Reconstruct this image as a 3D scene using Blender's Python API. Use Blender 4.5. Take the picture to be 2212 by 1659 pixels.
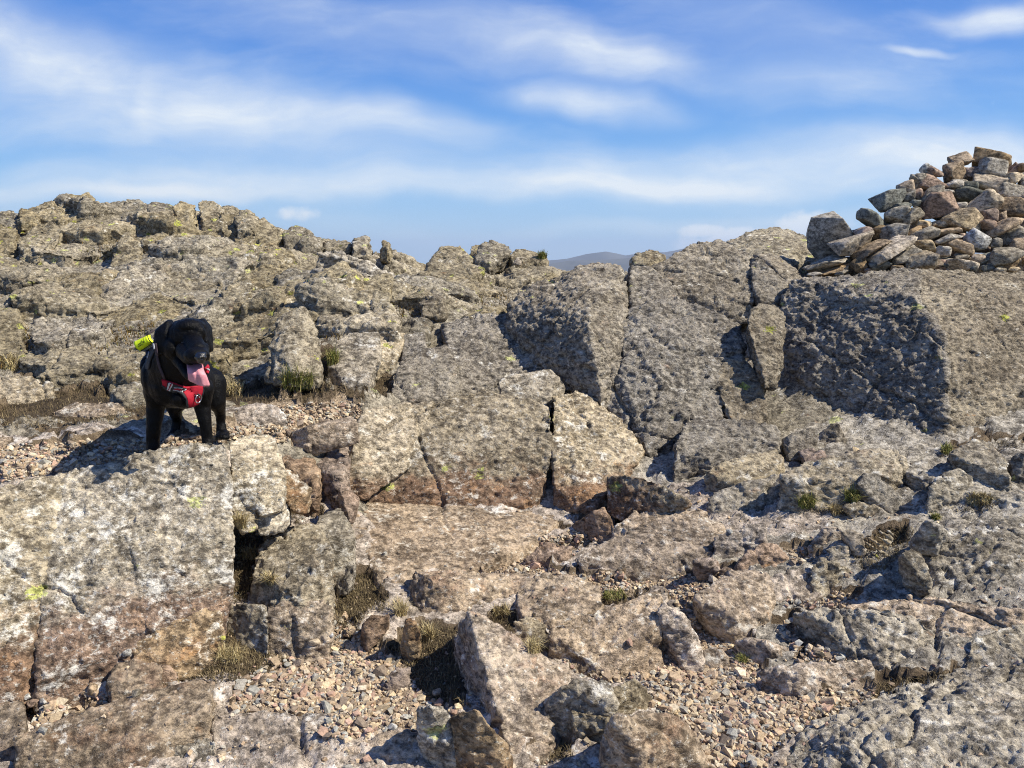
import bpy, bmesh, math, random
import numpy as np
from mathutils import Vector, Matrix
from mathutils.bvhtree import BVHTree

sc = bpy.context.scene
for o in list(bpy.data.objects):
    bpy.data.objects.remove(o)
col = sc.collection
R = math.radians
RNG = np.random.default_rng(11)
random.seed(11)

# ------------------------------------------------------------------ camera
CAM_Z = 1.45
PITCH = R(9.38)
FOCAL_U = 1661.0            # focal length in units of a 2212-wide frame
cam_d = bpy.data.cameras.new('camera')
cam = bpy.data.objects.new('camera', cam_d)
col.objects.link(cam)
cam.location = (0, 0, CAM_Z)
cam.rotation_euler = (R(90) - PITCH, 0, 0)
cam_d.sensor_fit = 'HORIZONTAL'
cam_d.sensor_width = 36
cam_d.lens = 36 * FOCAL_U / 2212
cam_d.clip_start = 0.05
cam_d.clip_end = 20000
sc.camera = cam

# ------------------------------------------------------------------ sun and sky
SUN_AZ = R(103)             # clockwise from the viewing direction (+Y) towards +X
SUN_EL = R(46)
sun_dir = Vector((math.sin(SUN_AZ) * math.cos(SUN_EL), math.cos(SUN_AZ) * math.cos(SUN_EL), math.sin(SUN_EL)))
sun_l = bpy.data.lights.new('sun', 'SUN')
sun_l.energy = 5.0
sun_l.angle = R(0.5)
sun_l.color = (1.0, 0.93, 0.80)
sun = bpy.data.objects.new('sun', sun_l)
col.objects.link(sun)
sun.location = (6, 1, 8)
sun.rotation_euler = (-sun_dir).to_track_quat('-Z', 'Y').to_euler()

sc.view_settings.view_transform = 'Standard'
sc.view_settings.look = 'None'
sc.view_settings.gamma = 1.0
sc.view_settings.exposure = 0.52
sc.view_settings.use_curve_mapping = False
sc.cycles.use_denoising = True
sc.cycles.denoiser = 'OPENIMAGEDENOISE'
sc.cycles.denoising_input_passes = 'RGB_ALBEDO_NORMAL'
sc.cycles.denoising_prefilter = 'NONE'
sc.cycles.filter_width = 1.05
sc.cycles.max_bounces = 5
sc.cycles.diffuse_bounces = 3
sc.cycles.glossy_bounces = 2
sc.cycles.volume_bounces = 0

def ray(u, v):
    dx = (u - 1106) / FOCAL_U
    dy = (829.5 - v) / FOCAL_U
    return np.array((dx, math.cos(PITCH) + math.sin(PITCH) * dy, -math.sin(PITCH) + math.cos(PITCH) * dy))

class NT:
    """small helper to wire shader nodes"""
    def __init__(self, tree):
        self.t = tree
        self.n = tree.nodes
        self.l = tree.links
    def node(self, typ, **kw):
        nd = self.n.new(typ)
        for k, v in kw.items():
            setattr(nd, k, v)
        return nd
    def put(self, sock, val):
        if isinstance(val, bpy.types.NodeSocket):
            self.l.new(val, sock)
        else:
            sock.default_value = val
    def math(self, op, a, b=None, c=None, clamp=False):
        nd = self.node('ShaderNodeMath', operation=op, use_clamp=clamp)
        for i, x in enumerate((a, b, c)):
            if x is not None:
                self.put(nd.inputs[i], x)
        return nd.outputs[0]
    def noise(self, vec, scale, detail=3.0, rough=0.55, dist=0.0, out='Fac'):
        nd = self.node('ShaderNodeTexNoise')
        if vec is not None:
            self.l.new(vec, nd.inputs['Vector'])
        nd.inputs['Scale'].default_value = scale
        nd.inputs['Detail'].default_value = detail
        nd.inputs['Roughness'].default_value = rough
        nd.inputs['Distortion'].default_value = dist
        return nd.outputs[out]
    def map(self, val, a, b, c=0.0, d=1.0, smooth=True):
        nd = self.node('ShaderNodeMapRange')
        nd.interpolation_type = 'SMOOTHSTEP' if smooth else 'LINEAR'
        self.put(nd.inputs['Value'], val)
        for i, x in zip(('From Min', 'From Max', 'To Min', 'To Max'), (a, b, c, d)):
            self.put(nd.inputs[i], x)
        return nd.outputs['Result']
    def mix(self, fac, a, b, blend='MIX'):
        nd = self.node('ShaderNodeMix', data_type='RGBA', blend_type=blend)
        self.put(nd.inputs['Factor'], fac)
        for s, x in (('A', a), ('B', b)):
            sock = [q for q in nd.inputs if q.name == s and q.type == 'RGBA'][0]
            self.put(sock, x if isinstance(x, bpy.types.NodeSocket) else (*x, 1.0))
        return [q for q in nd.outputs if q.type == 'RGBA'][0]
    def vec(self, x, y, z):
        nd = self.node('ShaderNodeCombineXYZ')
        for i, q in enumerate((x, y, z)):
            self.put(nd.inputs[i], q)
        return nd.outputs[0]

world = bpy.data.worlds.new('World')
sc.world = world
world.use_nodes = True
w = NT(world.node_tree)
for nd in list(w.n):
    w.n.remove(nd)
sky = w.node('ShaderNodeTexSky', sky_type='NISHITA')
sky.sun_disc = False
sky.sun_elevation = SUN_EL
sky.sun_rotation = SUN_AZ
sky.altitude = 600
sky.air_density = 1.0
sky.dust_density = 0.25
sky.ozone_density = 3.0
tc = w.node('ShaderNodeTexCoord')
sep = w.node('ShaderNodeSeparateXYZ')
w.l.new(tc.outputs['Generated'], sep.inputs[0])
ay = w.math('ADD', w.math('ABSOLUTE', sep.outputs['Y']), 0.08)
gx = w.math('DIVIDE', sep.outputs['X'], ay)
gz = w.math('DIVIDE', sep.outputs['Z'], ay)
gvec = w.vec(gx, gz, 0.0)
# wind-drawn warp shared by all the high cloud
wn = w.node('ShaderNodeTexNoise')
w.l.new(gvec, wn.inputs['Vector'])
wn.inputs['Scale'].default_value = 4.0
wn.inputs['Detail'].default_value = 4.0
wsub = w.node('ShaderNodeVectorMath', operation='SUBTRACT')
w.l.new(wn.outputs['Color'], wsub.inputs[0])
wsub.inputs[1].default_value = (0.5, 0.5, 0.5)
wmul = w.node('ShaderNodeVectorMath', operation='MULTIPLY')
w.l.new(wsub.outputs[0], wmul.inputs[0])
wmul.inputs[1].default_value = (0.22, 0.085, 0.0)
wadd = w.node('ShaderNodeVectorMath', operation='ADD')
w.l.new(gvec, wadd.inputs[0])
w.l.new(wmul.outputs[0], wadd.inputs[1])
warped = wadd.outputs[0]

def blob(u, v, lu, lv, slope, amp, src=None, edge=(1.0, 0.0)):
    d = ray(u, v)
    mp = w.node('ShaderNodeMapping', vector_type='TEXTURE')
    mp.inputs['Location'].default_value = (d[0] / (d[1] + 0.08), d[2] / (d[1] + 0.08), 0)
    mp.inputs['Rotation'].default_value = (0, 0, -slope)
    mp.inputs['Scale'].default_value = (lu / FOCAL_U, lv / FOCAL_U, 1)
    w.l.new(src or warped, mp.inputs['Vector'])
    ln = w.node('ShaderNodeVectorMath', operation='LENGTH')
    w.l.new(mp.outputs[0], ln.inputs[0])
    return w.math('MULTIPLY', w.map(ln.outputs['Value'], edge[0], edge[1]), amp)

CLOUDS = [(250, 180, 520, 130, .16, .60), (620, 250, 520, 80, .12, .62), (60, 110, 300, 120, .25, .40), (880, 262, 260, 46, .12, .45), (1150, 100, 430, 85, .14, .62),
          (1330, 130, 260, 60, .2, .35), (1270, 222, 270, 42, .08, .80), (2150, 52, 190, 38, .03, .90), (1960, 112, 110, 12, .05, .5), (1720, 190, 300, 60, .05, .34),
          (520, 385, 900, 70, -.03, .62), (1700, 362, 820, 92, -.03, .85), (300, 418, 560, 26, .0, .55), (1300, 400, 800, 40, .02, .62),
          (2050, 330, 420, 80, -.05, .5), (1500, 490, 800, 26, -.02, .35), (1650, 70, 460, 110, .3, .25), (700, 60, 340, 80, .3, .25), (400, 300, 700, 60, .05, .28),
          (360, 230, 40, 90, .2, .25)]
acc = None
for c in CLOUDS:
    b = blob(*c)
    acc = b if acc is None else w.math('ADD', acc, b)
mpn = w.node('ShaderNodeMapping')
mpn.inputs['Rotation'].default_value = (0, 0, 0.12)
mpn.inputs['Scale'].default_value = (1.0, 3.4, 1.0)
w.l.new(warped, mpn.inputs['Vector'])
fil = w.noise(mpn.outputs[0], 3.8, 8.0, 0.58)
mpf = w.node('ShaderNodeMapping')
mpf.inputs['Rotation'].default_value = (0, 0, 0.5)
mpf.inputs['Scale'].default_value = (1.0, 5.0, 1.0)
w.l.new(warped, mpf.inputs['Vector'])
fil2 = w.noise(mpf.outputs[0], 6.0, 7.0, 0.58)
filt = w.math('ADD', w.math('MULTIPLY', fil, 0.7), w.math('MULTIPLY', fil2, 0.3))
cirrus = w.math('MULTIPLY', acc, w.map(filt, 0.30, 0.68, 0.45, 1.10))
veil = w.map(filt, 0.45, 0.85, 0.0, 0.35)
# small cumulus low over the horizon
cn = w.noise(gvec, 26.0, 6.0, 0.6)
cum = None
for c in [(1600, 520, 230, 52, -.12, 1.0), (1740, 490, 130, 46, 0, 1.0), (1520, 500, 90, 30, 0, .9), (655, 462, 105, 30, .0, .62), (2300, 520, 300, 60, 0, 1.0)]:
    b = blob(*c, src=gvec)
    cum = b if cum is None else w.math('MAXIMUM', cum, b)
cum = w.map(w.math('ADD', w.math('MULTIPLY', cum, 1.15), w.math('MULTIPLY', w.math('SUBTRACT', cn, 0.58), 1.6)), 0.12, 0.85, 0.0, 0.95)
cover = w.math('MAXIMUM', w.math('ADD', cirrus, veil), cum, clamp=True)
cover = w.math('MINIMUM', cover, 0.93)
# clear-air tint over the physical sky: pale at the horizon, deep blue higher up (values are divided by the strength below)
SKY_STRENGTH = 0.105
ramp = w.node('ShaderNodeValToRGB')
el = ramp.color_ramp
el.interpolation = 'B_SPLINE'
stops = [(0.0, (.48, .68, .88)), (.05, (.37, .62, .91)), (.12, (.175, .46, .90)), (.24, (.075, .265, .80)), (.5, (.05, .16, .58)), (1.0, (.04, .12, .45))]
while len(el.elements) < len(stops):
    el.elements.new(0.5)
for e, (pos, c) in zip(el.elements, stops):
    e.position = pos
    e.color = (*c, 1)
w.l.new(w.math('MAXIMUM', sep.outputs['Z'], 0.0), ramp.inputs['Fac'])
scl = w.node('ShaderNodeVectorMath', operation='SCALE')
w.l.new(ramp.outputs[0], scl.inputs[0])
scl.inputs['Scale'].default_value = 0.70 / SKY_STRENGTH
clear = w.mix(0.85, sky.outputs[0], scl.outputs[0])
cloudcol = w.mix(cover, clear, (5.9, 6.3, 6.6))
bg = w.node('ShaderNodeBackground')
bg.inputs['Strength'].default_value = SKY_STRENGTH
w.l.new(cloudcol, bg.inputs['Color'])
wo = w.node('ShaderNodeOutputWorld')
w.l.new(bg.outputs[0], wo.inputs['Surface'])

# ------------------------------------------------------------------ helpers
def tag(o, label=None, cat=None, group=None, kind=None):
    if label: o['label'] = label
    if cat: o['category'] = cat
    if group: o['group'] = group
    if kind: o['kind'] = kind
    return o

def empty(name, loc, **kw):
    o = bpy.data.objects.new(name, None)
    o.empty_display_size = 0.1
    o.location = loc
    col.objects.link(o)
    return tag(o, **kw)

def mesh_obj(name, V, F, mat, parent=None, smooth=True, at=None, **kw):
    """V in world coordinates; the object's origin goes to its base"""
    V = np.asarray(V, dtype=np.float64)
    if at is None:
        at = np.array((V[:, 0].mean(), V[:, 1].mean(), V[:, 2].min()))
    at = np.asarray(at, dtype=np.float64)
    me = bpy.data.meshes.new(name)
    F = np.asarray(F) if not isinstance(F, list) else F
    if isinstance(F, np.ndarray):
        n, k = F.shape
        me.vertices.add(len(V))
        me.vertices.foreach_set('co', (V - at).astype(np.float32).ravel())
        me.loops.add(n * k)
        me.loops.foreach_set('vertex_index', F.astype(np.int32).ravel())
        me.polygons.add(n)
        me.polygons.foreach_set('loop_start', np.arange(0, n * k, k, dtype=np.int32))
        me.polygons.foreach_set('use_smooth', np.full(n, smooth))
        me.update(calc_edges=True)
    else:
        me.from_pydata([tuple(p) for p in (V - at)], [], F)
        me.polygons.foreach_set('use_smooth', np.full(len(me.polygons), smooth))
        me.update()
    if mat: me.materials.append(mat)
    o = bpy.data.objects.new(name, me)
    col.objects.link(o)
    put_under(o, parent, at)
    return tag(o, **kw)

def put_under(o, parent, at):
    if parent is not None:
        o.parent = parent
        base = np.zeros(3)
        q = parent
        while q is not None:
            base += np.array(q.location)
            q = q.parent
        o.location = np.asarray(at) - base
    else:
        o.location = at

LAT = np.random.default_rng(5).random((64, 64, 64)).astype(np.float32)
def vnoise(P):
    """value noise in -1..1 on an N x 3 array"""
    I = np.floor(P).astype(np.int64)
    f = (P - I).astype(np.float32)
    f = f * f * (3 - 2 * f)
    x0, y0, z0 = (I[:, 0] & 63), (I[:, 1] & 63), (I[:, 2] & 63)
    x1, y1, z1 = (x0 + 1) & 63, (y0 + 1) & 63, (z0 + 1) & 63
    fx, fy, fz = f[:, 0], f[:, 1], f[:, 2]
    a = LAT[x0, y0, z0] * (1 - fx) + LAT[x1, y0, z0] * fx
    b = LAT[x0, y1, z0] * (1 - fx) + LAT[x1, y1, z0] * fx
    c = LAT[x0, y0, z1] * (1 - fx) + LAT[x1, y0, z1] * fx
    d = LAT[x0, y1, z1] * (1 - fx) + LAT[x1, y1, z1] * fx
    return ((a * (1 - fy) + b * fy) * (1 - fz) + (c * (1 - fy) + d * fy) * fz) * 2 - 1

def fbm(P, octs=4, gain=0.5):
    s = np.zeros(len(P), np.float32)
    a = 1.0
    for k in range(octs):
        s += a * vnoise(P * (2.03 ** k) + 17.3 * k)
        a *= gain
    return s

def project(P):
    """world points -> 2212-wide pixel coordinates"""
    P = np.atleast_2d(P) - np.array((0, 0, CAM_Z))
    cz = P[:, 1] * math.cos(PITCH) - P[:, 2] * math.sin(PITCH)
    cy = P[:, 1] * math.sin(PITCH) + P[:, 2] * math.cos(PITCH)
    return np.stack((1106 + FOCAL_U * P[:, 0] / cz, 829.5 - FOCAL_U * cy / cz), 1)

def at(u, v, q):
    """point of the place seen at (u, v): q >= 1.8 is its distance ahead, a smaller q its height"""
    d = ray(u, v)
    t = q / d[1] if q >= 1.8 else (q - CAM_Z) / d[2]
    return np.array((0, 0, CAM_Z)) + t * d

K = 0.3418
FRAMES = {'O': (0, 0, 1), 'C1': (0, 378, K), 'C2': (702, 486, K), 'C3': (1456, 270, K), 'C4': (1456, 702, K), 'C5': (0, 918, K), 'C6': (702, 999, K),
          'C7': (1404, 1092, K), 'CA': (1728, 302.4, .2187), 'CB': (0, 1335, .2441), 'CM': (810, 1296, K), 'D': (216, 648, .2149)}
def fr(frame, px, py):
    a, b, k = FRAMES[frame]
    return a + px * k, b + py * k
def at_f(frame, px, py, q):
    return at(*fr(frame, px, py), q)

# ------------------------------------------------------------------ materials
def rock_mat(name, base, alt, dark, white=0.25, yellow=0.0, rust=0.0, rustcol=(0.185, 0.092, 0.046), bump=0.6, speck=0.5, grain=1.0, worn=0.0, tint=0.0, seed=0.0, rust_z=None, yscale=7.5, ysize=0.30):
    m = bpy.data.materials.new(name)
    m.use_nodes = True
    k = NT(m.node_tree)
    for nd in list(k.n):
        k.n.remove(nd)
    geo = k.node('ShaderNodeNewGeometry')
    off = k.node('ShaderNodeVectorMath', operation='ADD')
    k.l.new(geo.outputs['Position'], off.inputs[0])
    off.inputs[1].default_value = (seed, seed * 1.7, seed * 0.3)
    # grain drawn out along the bedding of the rock
    fol = k.node('ShaderNodeMapping')
    fol.inputs['Rotation'].default_value = (0.38, 0.30, 0.2)
    fol.inputs['Scale'].default_value = (0.86, 1.0, 1.3)
    k.l.new(off.outputs[0], fol.inputs['Vector'])
    p = fol.outputs[0]
    big = k.noise(p, 3.2, 5, 0.6)
    med = k.noise(p, 17, 6, 0.68)
    fin = k.noise(p, 85 * grain, 4, 0.7)
    c = k.mix(k.map(big, 0.35, 0.65), base, alt)
    c = k.mix(k.map(med, 0.30, 0.52, 0.75 * speck, 0.0), c, dark)
    if rust:
        rn = k.noise(p, 4.2, 6, 0.7)
        rf = k.math('ADD', k.math('MULTIPLY', rn, 0.75), k.math('MULTIPLY', med, 0.25))
        on = k.noise(p, 11.0, 4, 0.7)
        if rust_z:
            # iron staining creeps up from the buried foot of the rock
            sz = k.node('ShaderNodeSeparateXYZ')
            k.l.new(geo.outputs['Position'], sz.inputs[0])
            foot = k.map(sz.outputs['Z'], rust_z, rust_z - 0.38, -0.07, 0.24)
            rf = k.math('ADD', rf, foot)
            on = k.math('ADD', on, k.math('MULTIPLY', foot, 0.45))
        c = k.mix(k.map(rf, 0.62 - 0.30 * rust, 0.82 - 0.30 * rust, 0.0, 0.8), c, rustcol)
        c = k.mix(k.map(on, 0.66 - 0.12 * rust, 0.76 - 0.12 * rust, 0.0, 0.6), c, (0.40, 0.225, 0.10))
    if worn:
        wn_ = k.noise(p, 2.1, 4, 0.6)
        c = k.mix(k.map(wn_, 0.62 - 0.25 * worn, 0.8 - 0.25 * worn, 0.0, 0.8), c, (0.47, 0.37, 0.26))
    # pale crust lichen: ragged patches and a scatter of specks
    wp = k.noise(p, 7.5, 8, 0.75)
    wl = k.noise(p, 46, 5, 0.7)
    wf = k.math('MAXIMUM', k.map(wp, 0.70 - 0.22 * white, 0.78 - 0.22 * white, 0.0, 0.8), k.map(wl, 0.66 - 0.14 * white, 0.74 - 0.14 * white, 0.0, 0.75))
    c = k.mix(wf, c, (0.53, 0.51, 0.45))
    # dark crust lichen flecks
    bl = k.noise(p, 63, 4, 0.65)
    c = k.mix(k.map(bl, 0.60, 0.70, 0.0, 0.8 * speck), c, (0.035, 0.034, 0.032))
    pit_shade = k.noise(p, 21, 3, 0.5)  # shade of small pits, put into the colour as dark spots
    c = k.mix(k.map(pit_shade, 0.70, 0.74, 0.0, 0.85 * speck), c, (0.03, 0.026, 0.022))
    if yellow:
        vo = k.node('ShaderNodeTexVoronoi')
        vo.inputs['Scale'].default_value = yscale
        vo.inputs['Randomness'].default_value = 1.0
        wob = k.noise(p, 34, 4, 0.7, out='Color')
        wo_ = k.node('ShaderNodeVectorMath', operation='SCALE')
        k.l.new(wob, wo_.inputs[0]); wo_.inputs['Scale'].default_value = 0.085
        ad = k.node('ShaderNodeVectorMath', operation='ADD')
        k.l.new(p, ad.inputs[0]); k.l.new(wo_.outputs[0], ad.inputs[1])
        k.l.new(ad.outputs[0], vo.inputs['Vector'])
        sepc = k.node('ShaderNodeSeparateColor')
        k.l.new(vo.outputs['Color'], sepc.inputs[0])
        rad = k.map(sepc.outputs[0], 1.0 - yellow, 1.0, 0.0, ysize, smooth=False)
        yf = k.map(k.math('SUBTRACT', rad, vo.outputs['Distance']), 0.0, 0.03, 0.0, 0.9)
        yb = k.noise(p, 110, 3, 0.6)
        c = k.mix(k.math('MULTIPLY', yf, k.map(yb, 0.36, 0.5)), c, (0.45, 0.47, 0.10))
    gr = k.noise(p, 30, 6, 0.78)
    cl = k.noise(p, 6.0, 3, 0.6)
    tone = k.math('ADD', k.math('MULTIPLY', gr, 0.62), k.math('ADD', k.math('MULTIPLY', fin, 0.20), k.math('MULTIPLY', cl, 0.18)))
    c = k.mix(k.map(tone, 0.41, 0.59, 0.0, 1.0), k.mix(1.0, c, (0.33, 0.31, 0.285), 'MULTIPLY'), k.mix(1.0, c, (1.52, 1.50, 1.45), 'MULTIPLY'))
    oi = k.node('ShaderNodeObjectInfo')
    hv = k.node('ShaderNodeHueSaturation')
    k.l.new(c, hv.inputs['Color'])
    k.put(hv.inputs['Value'], k.map(oi.outputs['Random'], 0, 1, 0.90 - tint, 1.20 + tint, smooth=False))
    k.put(hv.inputs['Saturation'], k.map(k.math('FRACT', k.math('MULTIPLY', oi.outputs['Random'], 7.31)), 0, 1, 0.70, 1.08, smooth=False))
    h = k.math('ADD', k.math('MULTIPLY', med, 0.9), k.math('ADD', k.math('MULTIPLY', fin, 0.25), k.math('MULTIPLY', gr, 0.95)))
    bp = k.node('ShaderNodeBump')
    bp.inputs['Strength'].default_value = bump
    bp.inputs['Distance'].default_value = 0.022
    k.l.new(h, bp.inputs['Height'])
    bs = k.node('ShaderNodeBsdfPrincipled')
    bs.inputs['Roughness'].default_value = 0.88
    bs.inputs['Specular IOR Level'].default_value = 0.25
    k.l.new(hv.outputs[0], bs.inputs['Base Color'])
    k.l.new(bp.outputs[0], bs.inputs['Normal'])
    out = k.node('ShaderNodeOutputMaterial')
    k.l.new(bs.outputs[0], out.inputs['Surface'])
    return m

def plain_mat(name, color, rough=0.6, spec=0.4, noise_scale=0, var=0.25, bump=0.0, sheen=0.0, attr=None, metal=0.0, bump_scale=None, sub=0.0):
    m = bpy.data.materials.new(name)
    m.use_nodes = True
    k = NT(m.node_tree)
    bs = k.n['Principled BSDF']
    bs.inputs['Roughness'].default_value = rough
    bs.inputs['Specular IOR Level'].default_value = spec
    bs.inputs['Metallic'].default_value = metal
    if sub:
        bs.inputs['Subsurface Weight'].default_value = sub
        bs.inputs['Subsurface Radius'].default_value = (0.02, 0.008, 0.006)
    if sheen:
        bs.inputs['Sheen Weight'].default_value = sheen
        bs.inputs['Sheen Roughness'].default_value = 0.4
    c = None
    if attr:
        an = k.node('ShaderNodeAttribute', attribute_name=attr)
        c = an.outputs['Color']
    tcn = k.node('ShaderNodeTexCoord')
    if noise_scale:
        n = k.noise(tcn.outputs['Object'], noise_scale, 5, 0.65)
        src = c if c is not None else (*color,)
        lo = k.mix(1.0, src, (1 - var,) * 3, 'MULTIPLY')
        hi = k.mix(1.0, src, (1 + var,) * 3, 'MULTIPLY')
        c = k.mix(k.map(n, 0.3, 0.7), lo, hi)
    if c is not None:
        k.l.new(c, bs.inputs['Base Color'])
    else:
        bs.inputs['Base Color'].default_value = (*color, 1)
    if bump:
        bn = k.noise(tcn.outputs['Object'], bump_scale or noise_scale or 40, 4, 0.6)
        b = k.node('ShaderNodeBump')
        b.inputs['Strength'].default_value = bump
        b.inputs['Distance'].default_value = 0.004
        k.l.new(bn, b.inputs['Height'])
        k.l.new(b.outputs[0], bs.inputs['Normal'])
    return m

M = {}
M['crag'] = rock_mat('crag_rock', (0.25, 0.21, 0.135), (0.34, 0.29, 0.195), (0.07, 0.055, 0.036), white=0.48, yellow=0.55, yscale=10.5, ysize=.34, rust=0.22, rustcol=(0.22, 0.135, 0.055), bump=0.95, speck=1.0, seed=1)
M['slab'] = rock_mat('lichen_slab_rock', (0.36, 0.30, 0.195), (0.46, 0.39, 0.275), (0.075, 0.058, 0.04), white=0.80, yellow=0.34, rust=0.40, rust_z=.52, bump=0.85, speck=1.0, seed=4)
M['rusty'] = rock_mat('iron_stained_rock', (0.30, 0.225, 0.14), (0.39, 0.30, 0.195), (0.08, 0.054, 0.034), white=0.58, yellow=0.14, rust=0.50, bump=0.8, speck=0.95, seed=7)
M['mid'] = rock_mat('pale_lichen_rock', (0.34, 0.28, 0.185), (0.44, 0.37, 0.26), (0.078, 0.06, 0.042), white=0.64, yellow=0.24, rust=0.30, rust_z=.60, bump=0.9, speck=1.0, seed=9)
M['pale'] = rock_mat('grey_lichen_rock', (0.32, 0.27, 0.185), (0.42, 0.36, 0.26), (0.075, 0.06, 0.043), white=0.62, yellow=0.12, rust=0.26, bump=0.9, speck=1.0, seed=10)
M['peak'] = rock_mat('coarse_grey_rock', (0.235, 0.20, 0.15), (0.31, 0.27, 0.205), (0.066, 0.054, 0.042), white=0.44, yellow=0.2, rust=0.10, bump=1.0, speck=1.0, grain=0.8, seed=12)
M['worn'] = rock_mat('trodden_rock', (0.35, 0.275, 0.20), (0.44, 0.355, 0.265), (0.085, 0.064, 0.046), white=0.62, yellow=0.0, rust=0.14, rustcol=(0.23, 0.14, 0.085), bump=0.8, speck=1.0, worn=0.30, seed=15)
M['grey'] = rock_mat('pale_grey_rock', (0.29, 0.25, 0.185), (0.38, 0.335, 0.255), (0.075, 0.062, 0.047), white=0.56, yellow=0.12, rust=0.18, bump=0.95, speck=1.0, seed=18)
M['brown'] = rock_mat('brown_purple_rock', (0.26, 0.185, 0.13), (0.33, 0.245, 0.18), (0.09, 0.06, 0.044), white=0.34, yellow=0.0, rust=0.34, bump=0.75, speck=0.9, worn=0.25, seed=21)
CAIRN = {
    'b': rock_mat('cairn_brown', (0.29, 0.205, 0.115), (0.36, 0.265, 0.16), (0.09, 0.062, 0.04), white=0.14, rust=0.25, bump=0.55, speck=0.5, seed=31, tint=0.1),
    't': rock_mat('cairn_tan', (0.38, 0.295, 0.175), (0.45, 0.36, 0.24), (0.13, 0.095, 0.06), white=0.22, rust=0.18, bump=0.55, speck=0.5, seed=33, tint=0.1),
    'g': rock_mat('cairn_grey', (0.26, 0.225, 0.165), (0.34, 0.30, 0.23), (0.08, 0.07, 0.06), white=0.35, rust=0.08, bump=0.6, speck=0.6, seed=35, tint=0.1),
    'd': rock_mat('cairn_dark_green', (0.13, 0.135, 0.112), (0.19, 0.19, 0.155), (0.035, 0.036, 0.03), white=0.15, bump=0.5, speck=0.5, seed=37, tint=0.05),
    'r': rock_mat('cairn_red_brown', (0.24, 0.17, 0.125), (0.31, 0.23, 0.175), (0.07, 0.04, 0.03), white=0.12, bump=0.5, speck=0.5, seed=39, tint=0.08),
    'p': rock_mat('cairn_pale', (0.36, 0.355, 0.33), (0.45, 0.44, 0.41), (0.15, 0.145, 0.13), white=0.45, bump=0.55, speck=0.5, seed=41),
}

# ------------------------------------------------------------------ the ground
GROUND = [  # u, v, height or distance
    (0, 1659, .0), (500, 1659, .0), (1100, 1659, .0), (1700, 1659, 0.), (2212, 1659, .04), (100, 1500, .06), (330, 1500, .06), (600, 1480, .05), (800, 1450, .05),
    (1100, 1500, .03), (1500, 1500, .03), (1800, 1450, .03), (2150, 1500, .06), (620, 1380, .07), (900, 1400, .05), (1350, 1420, .05), (1650, 1400, .04),
    (700, 1300, .13), (820, 1300, .10), (520, 1250, .23), (530, 1130, .35), (545, 1185, .30), (600, 1080, .36), (700, 1180, .22), (1000, 1150, .16), (1000, 1230, .12), (800, 1100, .20),
    (1200, 1110, .19), (1250, 1230, .11), (1450, 1230, .11), (1400, 1170, .14), (1700, 1180, .21), (1700, 1280, .13), (1950, 1180, .25), (2150, 1300, .19), (2150, 1180, .29),
    (1500, 1080, .27), (1800, 1060, .35), (2000, 1060, .39), (2150, 1060, .41), (1750, 980, .38), (1950, 985, .40), (2150, 960, .46),
    (20, 1030, .60), (150, 990, .62), (150, 950, .63), (400, 960, .63), (520, 930, .64), (620, 900, .68), (700, 880, .70), (690, 930, .60), (700, 1010, .46), (780, 870, .71),
    (-300, 1000, .60), (-300, 900, .70), (0, 900, .68), (200, 880, .69), (100, 840, .73), (400, 850, .72), (560, 840, .75), (600, 800, .80), (760, 820, .76),
    (100, 770, .86), (300, 760, .87), (500, 760, .86), (-200, 760, .88), (700, 760, 4.5), (850, 760, 4.6), (850, 690, 5.0), (1000, 660, 5.3), (900, 620, 5.7),
    (100, 690, 5.0), (400, 690, 5.0), (600, 680, 5.0), (0, 600, 5.8), (300, 600, 5.7), (550, 600, 5.7), (750, 600, 5.9),
    (100, 520, 6.5), (300, 520, 6.5), (500, 530, 6.5), (620, 545, 6.7), (0, 475, 7.1), (150, 445, 7.3), (300, 440, 7.4), (450, 450, 7.3), (560, 490, 7.2), (640, 515, 7.3), (-300, 500, 7.0),
    (750, 545, 7.2), (850, 560, 7.4), (950, 560, 7.6), (1050, 562, 7.8), (1150, 568, 8.0), (1300, 572, 8.0), (1450, 575, 7.6), (1600, 580, 7.0), (1750, 590, 6.4),
    (1350, 860, .55), (1350, 950, .44), (1250, 850, .58), (1500, 950, .42), (1650, 920, .42), (1150, 830, .62), (1000, 850, .58),
    (1900, 596, 5.3), (2200, 596, 5.3), (2500, 596, 5.3), (1900, 590, 6.4), (2300, 590, 6.6), (2600, 900, .5), (2700, 1200, .25), (2700, 1500, .1), (-400, 1500, .05),
]
GP = np.array([at(*g) for g in GROUND])
GP[:, 2] -= 0.10 * np.clip((GP[:, 1] - 4.8) / .8, 0, 1) + 0.10 * ((GP[:, 1] > 7.0) & (GP[:, 0] > -1.2))
extra = [(x, y, z) for x in (-6, -3, 0, 3, 6) for y, z in ((0.4, -.05), (-1.0, -.1))]
extra += [(x, 10.0, z) for x, z in ((-8, .9), (-4, 1.2), (0, .9), (4, .7), (8, .5))]
extra += [(x, 14.0, -1.5) for x in (-12, -6, 0, 6, 12)]
extra += [(-6, 4, .8), (-7, 6.5, 1.4), (6, 4, .6), (7, 6, 1.0), (-5, 2, .2), (5, 2, .15)]
GP = np.vstack((GP, extra))
_r = np.linalg.norm(GP[:, None, :2] - GP[None, :, :2], axis=2)
_A = np.block([[-_r - 0.02 * np.eye(len(GP)), np.ones((len(GP), 1))], [np.ones((1, len(GP))), np.zeros((1, 1))]])
_w = np.linalg.solve(_A, np.append(GP[:, 2], 0))
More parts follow.
